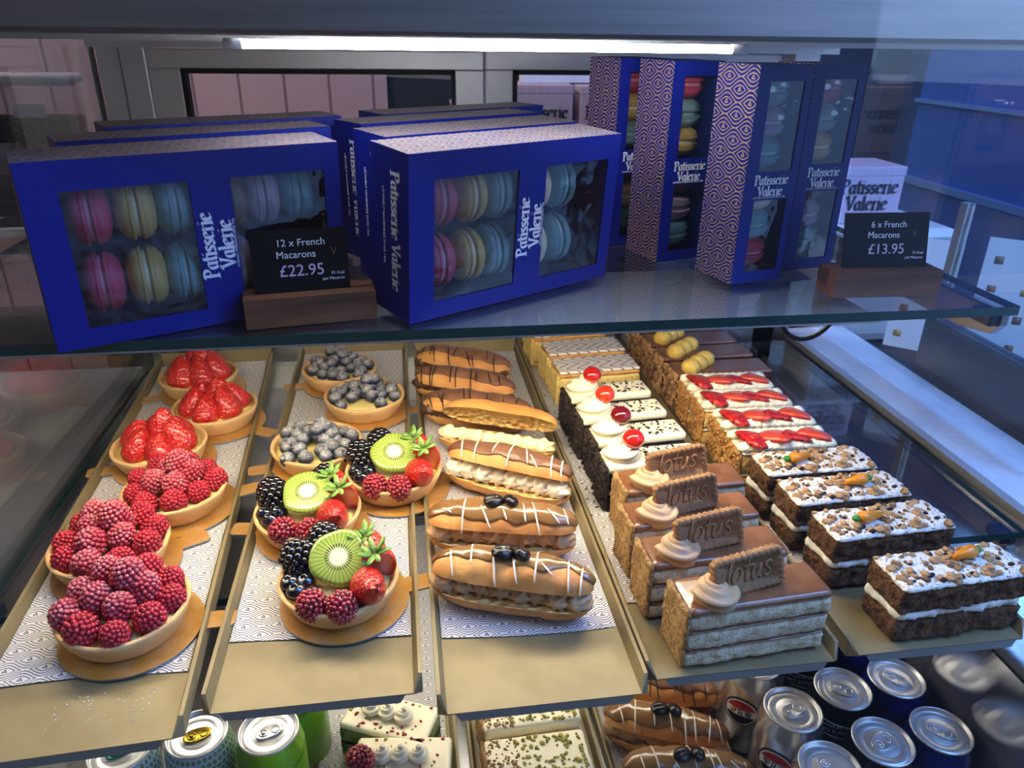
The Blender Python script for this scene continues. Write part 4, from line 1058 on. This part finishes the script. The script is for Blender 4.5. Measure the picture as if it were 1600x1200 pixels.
# ------------------------------------------------------------------ lower deck
DZ = .595; TL = DZ+.0075
low_me = make_tray(.64, .150)
for i, (x, l, w) in enumerate([(-.047, 'gold tray on the lower deck under the green slices', 1.06), (.113, 'gold tray on the lower deck under the nut topped slices', .92), (.256, 'gold tray on the lower deck under the lower eclairs', .90)]):
    t = thing('gold_tray', l, 'tray', (x, .40, TL), 0, 'gold trays on the lower deck'); o = link(low_me, 'tray_body', t); o.scale = (w, 1, 1)
    p = link(paper_mesh(.128*w+.004*(i == 2), .60, 20+i), 'paper_liner', None, (x, .412, TL)); tag(p, 'white patterned paper on the lower deck, '+['under the green slices', 'under the nut topped slices', 'under the lower eclairs'][i], 'paper liner', 'paper liners on the lower deck')
LZ = TL+.002
def make_pist(berry, label):
    r = thing('pistachio_slice', label, 'cake slice', group='green pistachio slices'); w, d = .096, .050
    h = layers(r, w, d, [('sponge_layer', .020, m_pist, .0010), ('jam_layer', .002, m_dksponge, .0004), ('sponge_layer', .018, m_pist, .0010), ('cream_topping', .008, m_icecream, .0006)], 210)
    nut_lumps('raspberry_pieces', m_redbit, -w/2+.004, w/2-.004, .003, d-.003, h, 30, .0009, .0020, 9, r)
    nut_lumps('pistachio_pieces', m_pistn, -w/2+.004, w/2-.004, .003, d-.003, h, 26, .0008, .0018, 19, r)
    for k in range(3): link(rosette(m_whitecream, .011, .012), 'cream_rosette', r, (-.02+.018*k, .026, h-.001))
    if berry: link(raspg, 'raspberry', r, (-.038, .016, h-.001), (R(10), R(-10), 0)).scale = (1.15, 1.15, 1.15)
    return r
o = make_pist(False, 'green pistachio slice with cream, below the second tray'); o.location = (-.048, .565, LZ); o.rotation_euler = (0, 0, R(-24))
o = make_pist(True, 'green pistachio slice topped with a whole raspberry, at the bottom edge'); o.location = (-.028, .510, LZ); o.rotation_euler = (0, 0, R(-7))
def make_nuts():
    r = thing('nut_slice', '', 'cake slice', group='cream slices with chopped nuts'); w, d = .105, .050
    h = layers(r, w, d, [('sponge_layer', .030, m_lotus_sponge, .0017), ('cream_topping', .016, m_icecream, .0010)], 230)
    nut_lumps('pistachio_pieces', m_pistn, -w/2+.030, w/2-.004, .003, d-.003, h, 100, .0010, .0024, 29, r)
    nut_lumps('biscuit_crumbs', m_crumb, -w/2+.002, -w/2+.034, .002, d-.002, h-.0006, 120, .0008, .0020, 39, r); 
    block(.004, d, h, .0026, .0013, 200, 99).build('crumb_coating', m_crumb, r, loc=(-w/2-.001, 0, 0)); return r
cp = make_nuts()
place(cp, False, .111, .558, R(2), 'nut topped cream slice half hidden under the third tray', LZ)
place(cp, True, .110, .497, R(1), 'nut topped cream slice at the bottom edge, fully in view', LZ)
eclair((.268, .604, LZ), R(-18), 'choc', 'chocolate eclair on the lower deck, half under the fourth tray', 23, .130, 'eclairs on the lower deck')
eclair((.253, .548, LZ), R(-22), 'coffee', 'coffee glazed eclair on the lower deck, fully in view', 27, .132, 'eclairs on the lower deck')
eclair((.258, .492, LZ), R(-10), 'coffee', 'coffee glazed eclair on the lower deck, cut off by the bottom edge', 31, .132, 'eclairs on the lower deck')

# ------------------------------------------------------------------ drinks cans
def can_body():
    pr = [(.022, 0), (.026, .002), (.0315, .010), (.0315, .094), (.0308, .099), (.0268, .1105), (.0266, .1125)]
    return pr
def can_mesh(mat):
    return MB().lathe(can_body(), 48, cap=False).lathe([(.0005, .0004), (.022, 0)], 48, cap=False).mesh('can_body', mat)
def lid_mesh():
    pr = [(.0266, .1118), (.0279, .1125), (.0281, .1140), (.0272, .1150), (.0262, .1143), (.0256, .1108), (.0243, .1100), (.0236, .1112), (.0228, .1114), (.0172, .1112), (.0165, .1107), (.0155, .1111), (.0004, .1111)]
    b = MB().lathe(pr, 56, cap=False)
    b.tube([(.0035+.0105*cos(t), .0085*sin(t), .1112) for t in [2*pi*k/30 for k in range(31)]], .0005, 6)
    return b.mesh('can_lid', m_lid)
def tab_mesh(mat):
    b = MB(); n = 40; z0, z1 = .1118, .1130
    def outl(s, dz): return [((.0125*s)*cos(2*pi*k/n)*(1.0), (.0075*s)*math.copysign(abs(sin(2*pi*k/n))**.7, sin(2*pi*k/n)), dz) for k in range(n)]
    rings = [outl(.93, z0), outl(1.0, z0+.0004), outl(1.0, z1-.0002), outl(.93, z1), outl(.82, z1-.0004)]
    vs = [v for r in rings for v in r]; fs = []
    for i in range(4):
        for k in range(n): k2 = (k+1) % n; fs.append((i*n+k, i*n+k2, (i+1)*n+k2, (i+1)*n+k))
    fs.append(tuple(range(n-1, -1, -1))); fs.append(tuple(4*n+k for k in range(n)))
    b.add(vs, fs)
    b.tube([(.006+.0035*cos(t), .0042*sin(t), z1-.0001) for t in [2*pi*k/20 for k in range(21)]], .0006, 6)
    b.tube([(-.005+.0036*cos(t), .0038*sin(t), z1-.0001) for t in [2*pi*k/20 for k in range(21)]], .0006, 6)
    b.lathe([(.0020, z1-.0004), (.0018, z1+.0006), (.0004, z1+.0008)], 14, M=Matrix.Translation((-.005, 0, 0)))
    return b.mesh('pull_tab', mat)
lid_me = lid_mesh(); tabs = dict(s=tab_mesh(m_lid), g=tab_mesh(m_gtab), t=tab_mesh(m_ttab))
def wrap_text(body, size, mat, par, z, ang, roll=0, r=.0317, name='lettering', shear=0):
    c = bpy.data.curves.new('tmp', 'FONT'); c.body = body; c.size = size; c.align_x = 'CENTER'; c.shear = shear; c.resolution_u = 2
    o = bpy.data.objects.new('tmp', c); me = bpy.data.meshes.new_from_object(o); me.name = name
    bm = bmesh.new(); bm.from_mesh(me); bmesh.ops.triangulate(bm, faces=bm.faces[:]); bmesh.ops.subdivide_edges(bm, edges=[e for e in bm.edges if e.calc_length() > .004], cuts=2)
    cr, sr = cos(roll), sin(roll)
    for v in bm.verts:
        x = v.co.x*cr-v.co.y*sr; y = v.co.x*sr+v.co.y*cr; a = ang+x/r; zz = z+y
        rr = r
        if zz > .094: rr = .0317-(zz-.094)*(.0007/.005 if zz < .099 else .35)
        v.co = (rr*cos(a), rr*sin(a), zz)
    bm.to_mesh(me); bm.free(); me.materials.clear(); me.materials.append(mat); bpy.data.objects.remove(o); bpy.data.curves.remove(c)
    return link(me, name, par)
bodies = {}
def can(x, y, kind, tabk, tabrot, label, face=None, group=None):
    face = math.atan2(-y, -x)
    mat = dict(silver=m_can, black=m_canblack, blue=m_canblue, green=m_cangreen, dots=m_candot)[kind]
    if kind not in bodies: bodies[kind] = can_mesh(mat)
    t = thing('drinks_can', label, 'can', (x, y, DZ), 0, group or kind+' drinks cans')
    link(bodies[kind], 'can_body', t); link(lid_me, 'can_lid', t, rot=(0, 0, tabrot)); link(tabs[tabk], 'pull_tab', t, rot=(0, 0, tabrot))
    if kind == 'black':
        wrap_text('AH', .022, m_white, t, .078, face-.72, R(62), shear=.3)
        wrap_text('MAXIMUM TASTE', .0042, m_white, t, .0900, face+.15, R(6)); wrap_text('NO SUGAR', .0062, m_white, t, .0830, face+.15, R(6))
        b = MB()
        def arc(a0, a1, z0, z1): b.tube([((.0318)*cos(a0+(a1-a0)*k/12), .0318*sin(a0+(a1-a0)*k/12), z0+(z1-z0)*k/12) for k in range(13)], .0004, 5)
        arc(face-.45, face+1.3, .0955, .0925); arc(face-.45, face-.45, .0955, .06); arc(face-.2, face+1.3, .079, .076)
        b.build('printed_line', m_white, t)
    elif kind == 'silver':
        b = MB(); c0 = face-.15
        def disc(r0, mat_i, zc, off, half=None):
            vs = []; n = 28
            for k in range(n):
                a = 2*pi*k/n; xx = r0*cos(a); yy = r0*sin(a)
                if half == 'top': yy = max(yy, r0*.28)
                if half == 'bot': yy = min(yy, -r0*.28)
                vs.append(((.0315+off)*cos(c0+xx/.0315), (.0315+off)*sin(c0+xx/.0315), zc+yy))
            ctr = sum((Vector(v) for v in vs), Vector())/n; ctr = Vector((ctr.x, ctr.y, 0)).normalized()*(.0315+off)+Vector((0, 0, ctr.z))
            b.add([ctr]+vs, [(0, 1+k, 1+(k+1) % n) for k in range(n)], mat_i)
        disc(.0185, 0, .066, .0004); disc(.0165, 1, .066, .0008); disc(.0150, 2, .066, .0012, 'top'); disc(.0150, 0, .066, .0012, 'bot')
        b.build('round_logo', [m_blackp, m_white, m_red], t, smooth=False)
        wrap_text('R', .012, m_blackp, t, .0618, c0, 0, r=.0331)
    elif kind == 'green':
        wrap_text('REFRESHING', .0048, m_blackp, t, .082, face-.75, 0); wrap_text('ZERO SUGAR', .0052, m_blackp, t, .086, face+.55, R(10))
    return t
can(.358, .493, 'silver', 's', R(20), 'silver drinks can in full view, nearest the lower eclairs')
can(.361, .428, 'silver', 's', R(-70), 'silver drinks can cut off by the bottom edge of the photo')
can(.350, .560, 'silver', 's', R(10), 'silver drinks can half hidden under the fourth tray')
can(.421, .511, 'black', 's', R(-35), 'black drinks can marked NO SUGAR, between silver and blue cans')
can(.425, .447, 'black', 's', R(25), 'black drinks can at the bottom edge, between silver and blue cans')
can(.416, .577, 'black', 's', R(0), 'black drinks can tucked under the front of the trays')
can(.484, .517, 'blue', 's', R(-50), 'blue drinks can behind the frontmost blue can')
can(.488, .451, 'blue', 's', R(-45), 'blue drinks can nearest the bottom right corner')
can(.480, .585, 'blue', 's', R(30), 'blue drinks can under the carrot cake tray, mostly hidden')
can(-.148, .535, 'green', 's', R(20), 'bright green drinks can marked ZERO SUGAR', group='green drinks cans')
can(-.148, .464, 'silver', 's', R(15), 'pale drinks can cut off in front of the bright green can')
can(-.135, .604, 'green', 's', R(60), 'green drinks can half hidden behind the bright green one', group='green drinks cans')
can(-.214, .540, 'dots', 'g', R(15), 'white dotted drinks can with a gold pull tab')
can(-.280, .532, 'dots', 't', R(30), 'white dotted drinks can with a teal pull tab')
t = thing('water_bottle', 'clear plastic bottle in the bottom left corner', 'bottle', (-.350, .470, DZ))
MB().lathe([(.024, 0), (.0265, .004), (.0265, .085), (.022, .100), (.013, .115), (.013, .122)], 28).build('body', m_clear, t)
MB().lathe([(.0140, .120), (.0142, .132), (.0125, .134), (.001, .134)], 24).build('cap', m_tub, t)

# ------------------------------------------------------------------ macaron boxes
def macaron_meshes(col, fill):
    k = 'macaron_'+col
    ms = M(k, col, .55, bump=.25, bs=250, bd=.0008); mf = M('filling_'+fill, fill, .5)
    sh_ = MB().lathe([(.0005, .0125), (.008, .0122), (.0145, .0105), (.0188, .0070), (.0200, .0038), (.0198, .0034)], 30, cap=False)
    sh_.lathe([(.0198, .0036), (.0206, .0030), (.0204, .0012), (.0195, .0008), (.0005, .0008)], 40, fn=lambda r, z, a: (r*(1+.045*nz((cos(a)*6, sin(a)*6, z*400), 2.0, 3)), z), cap=False)
    return sh_.mesh('shell', ms), MB().lathe([(.0005, -.0022), (.0178, -.0022), (.0186, 0), (.0178, .0022), (.0005, .0022)], 30).mesh('filling', mf)
mac_cache = {}
def macaron(mat4, col, fill, label, group):
    key = (col, fill)
    if key not in mac_cache: mac_cache[key] = macaron_meshes(col, fill)
    s, f = mac_cache[key]
    t = thing('macaron', label, 'macaron', group=group); t.matrix_world = mat4
    link(s, 'shell', t, (0, 0, .0008)); link(s, 'shell', t, (0, 0, -.0008), (pi, 0, 0)); link(f, 'filling', t)
def panel_holes(b, w, h, holes, y, mi=0):
    xs = sorted({0, w, *[q for hl in holes for q in hl[:2]]}); zs = sorted({0, h, *[q for hl in holes for q in hl[2:]]})
    for i in range(len(xs)-1):
        for k in range(len(zs)-1):
            cx = (xs[i]+xs[i+1])/2; cz = (zs[k]+zs[k+1])/2
            if any(a < cx < b_ and c < cz < d for a, b_, c, d in holes): continue
            b.add([(xs[i], y, zs[k]), (xs[i+1], y, zs[k]), (xs[i+1], y, zs[k+1]), (xs[i], y, zs[k+1])], [(0, 1, 2, 3)], mi)
def carton(w, d, h, holes, side_mi, top_mi, mats):
    b = MB(); panel_holes(b, w, h, holes, 0)
    b.add([(0, d, 0), (w, d, 0), (w, d, h), (0, d, h)], [(3, 2, 1, 0)], 0)
    b.add([(0, 0, 0), (0, d, 0), (0, d, h), (0, 0, h)], [(3, 2, 1, 0)], side_mi)
    b.add([(w, 0, 0), (w, d, 0), (w, d, h), (w, 0, h)], [(0, 1, 2, 3)], side_mi)
    b.add([(0, 0, 0), (w, 0, 0), (w, d, 0), (0, d, 0)], [(3, 2, 1, 0)], 0)
    b.add([(0, 0, h), (w, 0, h), (w, d, h), (0, d, h)], [(0, 1, 2, 3)], top_mi)
    me = b.mesh('carton', mats, False)
    bm = bmesh.new(); bm.from_mesh(me); bmesh.ops.remove_doubles(bm, verts=bm.verts[:], dist=1e-6); bm.to_mesh(me); bm.free()
    return me
def carton_obj(me, par):
    o = link(me, 'carton', par); s = o.modifiers.new('card', 'SOLIDIFY'); s.thickness = .0007; s.offset = -1; s.material_offset = 3 if len(me.materials) > 3 else 0
    return o
W_, D_, H_ = .203, .050, .122
holes_w = [(.021, .097, .013, .103), (.124, .191, .013, .103)]
wide_me = carton(W_, D_, H_, holes_w, 1, 2, [m_blue, m_blue, m_foil_top, m_bluein, m_bluein, m_bluein])
m_inner = M('pale_paper_edge', '6b7bb0', .5)
def wide_box(loc, ang, lean, label, macs=None, mg=None, desc=''):
    t = thing('macaron_box', label, 'box', loc, 0, 'wide blue macaron boxes'); t.rotation_euler = (R(-lean), 0, R(ang))
    carton_obj(wide_me, t)
    for a, b_, c, d in holes_w: MB().box(a-.002, b_+.002, .0010, .0013, c-.002, d+.002).build('window_film', m_film, t, smooth=False)
    b = MB(); brand_text(['PaTisserie', 'Valerie'], .0106, b, Matrix.Translation((.1082, -.0002, .058)) @ Matrix.Rotation(pi/2, 4, 'X') @ Matrix.Rotation(pi/2, 4, 'Z'))
    b.build('lettering', m_white, t, smooth=False)
    txt('LOVINGLY HANDMADE SINCE 1926', .0022, m_white, t, (.1232, -.0003, .058), (pi/2, -pi/2, 0), name='small_lettering')
    b = MB(); brand_text(['PaTisserie Valerie'], .0110, b, Matrix.Translation((-.0003, .022, .064)) @ Matrix.Rotation(-pi/2, 4, 'Z') @ Matrix.Rotation(pi/2, 4, 'X') @ Matrix.Rotation(-pi/2, 4, 'Z'))
    b.build('lettering', m_white, t, smooth=False)
    o = txt('LOVINGLY HANDMADE SINCE 1926', .0034, m_white, t, (0, 0, 0), (0, 0, 0), name='small_lettering', space=1.05)
    o.matrix_local = Matrix.Translation((-.0003, .034, .066)) @ Matrix.Rotation(-pi/2, 4, 'Z') @ Matrix.Rotation(pi/2, 4, 'X') @ Matrix.Rotation(-pi/2, 4, 'Z')
    if macs:
        Mw = Matrix.Translation(loc) @ Matrix.Rotation(R(ang), 4, 'Z') @ Matrix.Rotation(R(-lean), 4, 'X')
        for (x, z, col, fill, nm, where) in macs:
            macaron(Mw @ Matrix.Translation((x, .0245, z)) @ Matrix.Rotation(pi/2, 4, 'Y') @ Matrix.Rotation(R(8), 4, 'X'), col, fill, nm+' macaron '+where+' '+desc, mg)
    return t
C_ = {'pink': ('c23a55', 'd98a98'), 'yellow': ('c8a050', 'ecdcb0'), 'green': ('7f9a94', 'a9bdb4'), 'brown': ('6f4a34', 'b89070'), 'lilac': ('a58a98', 'c9b3bd'), 'teal': ('5f8a92', '9fb8b8'), 'tan': ('8c6a48', 'b59a78'), 'dkgreen': ('2f5a48', '8a9a80'), 'cream': ('d9c4a4', 'efe4d0')}
def row(z, cols, xs, place_):
    return [(x, z, *C_[c], n, place_+w) for x, (c, n, w) in zip(xs, cols)]
XS = (.0375, .0655, .0905); XR_ = (.1265, .150, .1755)
wide_box((-.2278, .4964, 1.1145), 26, -2, 'wide blue macaron box at the far left, half hidden by the price card',
   row(.083, [('pink', 'pink', ''), ('yellow', 'yellow', ''), ('green', 'pale green', '')], XS, 'in the upper row, left window,')+row(.083, [('brown', 'brown', ''), ('lilac', 'lilac', ''), ('teal', 'teal', '')], XR_, 'in the upper row, right window,')
   + row(.036, [('pink', 'pink', ''), ('yellow', 'yellow', ''), ('green', 'pale green', '')], XS, 'in the lower row, left window,')+row(.036, [('lilac', 'lilac', ''), ('tan', 'tan', ''), ('dkgreen', 'dark green', '')], XR_, 'in the lower row, right window,'),
   'macarons in the far left box', 'of the far left wide box')
wide_box((-.2363, .587, 1.1145), 27, 0, 'wide blue macaron box behind the far left one')
wide_box((-.2323, .675, 1.1145), 27, 0, 'wide blue macaron box at the back of the left row')
wide_box((.002, .5255, 1.1145), 31, -4, 'wide blue macaron box in front of the centre row, right of the price card',
   row(.083, [('pink', 'pink', ''), ('yellow', 'yellow', ''), ('green', 'grey green', '')], XS, 'in the upper row, left window,')+row(.083, [('cream', 'cream', ''), ('teal', 'teal', '')], (.129, .156), 'in the upper row, right window,')
   + row(.036, [('pink', 'pink', ''), ('yellow', 'yellow', ''), ('green', 'grey green', '')], XS, 'in the lower row, left window,')+row(.036, [('cream', 'cream', ''), ('teal', 'teal', '')], (.129, .156), 'in the lower row, right window,'),
   'macarons in the centre box', 'of the centre wide box')
wide_box((-.0118, .6101, 1.1145), 31, -2, 'wide blue macaron box second in the centre row')
wide_box((-.0307, .6931, 1.1145), 31, 0, 'wide blue macaron box third in the centre row')
wide_box((-.0119, .7746, 1.1145), 31, 0, 'wide blue macaron box at the back of the centre row')
TW, TH = .053, .175
holes_t = [(.012, .046, .010, .071), (.012, .046, .094, .163)]
tall_me = carton(TW, TW, TH, holes_t, 1, 2, [m_blue, m_foil_side, m_blue, m_bluein, m_bluein, m_bluein])
def tall_box(loc, ang, cols, label, desc, roll=0):
    t = thing('macaron_box', label, 'box', loc, 0, 'tall blue macaron boxes'); t.rotation_euler = (0, R(roll), R(ang))
    carton_obj(tall_me, t)
    for a, b_, c, d in holes_t: MB().box(a-.002, b_+.002, .0010, .0013, c-.002, d+.002).build('window_film', m_film, t, smooth=False)
    b = MB(); brand_text(['PaTisserie', 'Valerie'], .0078, b, Matrix.Translation((TW/2, -.0002, .0838)) @ Matrix.Rotation(pi/2, 4, 'X')); b.build('lettering', m_white, t, smooth=False)
    txt('LOVINGLY HANDMADE SINCE 1926', .0021, m_white, t, (TW/2, -.0003, .0725), (pi/2, 0, 0), name='small_lettering')
    Mw = Matrix.Translation(loc) @ Matrix.Rotation(R(ang), 4, 'Z') @ Matrix.Rotation(R(roll), 4, 'Y')
    order = ['lowest', 'second from the bottom', 'third from the bottom', 'third from the top', 'second from the top', 'topmost']
    for k, c in enumerate(cols):
        z = (.0235, .0475, .0720, .107, .131, .1555)[k]
        macaron(Mw @ Matrix.Translation((TW/2, .0265, z)), *C_[c], dict(dkgreen='dark green', green='grey green').get(c, c)+' macaron '+order[k]+' in the '+desc, 'macarons in the '+desc)
tall_box((.205, .727, 1.1145), 18, ['dkgreen', 'tan', 'brown', 'green', 'yellow', 'pink'], 'tall blue macaron box at the left end of the four', 'leftmost tall box')
tall_box((.2355, .6674, 1.1145), 16, ['teal', 'lilac', 'brown', 'yellow', 'green', 'pink'], 'tall blue macaron box second from the left of the four', 'second tall box', )
tall_box((.2781, .5931, 1.1145), 14, ['pink', 'teal', 'cream', 'teal', 'lilac', 'green'], 'tall blue macaron box standing closest to the shelf front', 'frontmost tall box')
tall_box((.343, .6292, 1.1145), 11, ['teal', 'lilac', 'brown', 'yellow', 'green', 'pink'], 'tall blue macaron box at the right end, behind the frontmost', 'rightmost tall box')

# ------------------------------------------------------------------ price cards
def price(loc, rz, lines, price_, label, card_x, lean, bl, cw):
    t = thing('price_holder', label, 'price sign', loc, rz)
    w, d, h = .093, .030, .0215
    b = MB(); b.box(0, w, 0, .0125, 0, h).box(0, w, .0150, d, 0, h).box(0, w, .0125, .0150, 0, h-.008); b.build('wooden_block', m_wood, t, smooth=False)
    hh = .052
    k = link(MB().box(0, cw, 0, .0012, 0, hh).mesh('card', m_sign, False), 'card', t, (card_x, .0130, h-.0075), (R(-lean), 0, 0))
    y = -.0002; c = cw*.52
    txt(lines[0], .0072, m_white, k, (c, y, .0400), (pi/2, 0, 0)); txt(lines[1], .0072, m_white, k, (c-.004, y, .0315), (pi/2, 0, 0)); txt('V', .0072, m_wood2, k, (c+.023, y, .0325), (pi/2, 0, 0))
    txt(price_, .0118, m_pinkprint, k, (c-.001, y, .0185), (pi/2, 0, 0))
    txt('91 Kcal', .0031, m_white, k, (cw-.0035, y, .0180), (pi/2, 0, 0), align='RIGHT', name='small_lettering'); txt('per Macaron', .0031, m_white, k, (cw-.0035, y, .0142), (pi/2, 0, 0), align='RIGHT', name='small_lettering')
m_wood2 = M('brown_print', '6b4a38', .5)
price((-.1132, .5264, 1.1145), R(9.5), ['12 x French', 'Macarons'], '\u00a322.95', 'wooden block holding the black 12 x French Macarons price card', .0085, 12, 0, .068)
price((.3476, .5496, 1.1145), R(-2), ['6 x French', 'Macarons'], '\u00a313.95', 'wooden block holding the dark 6 x French Macarons price card', .012, 14, 0, .074)
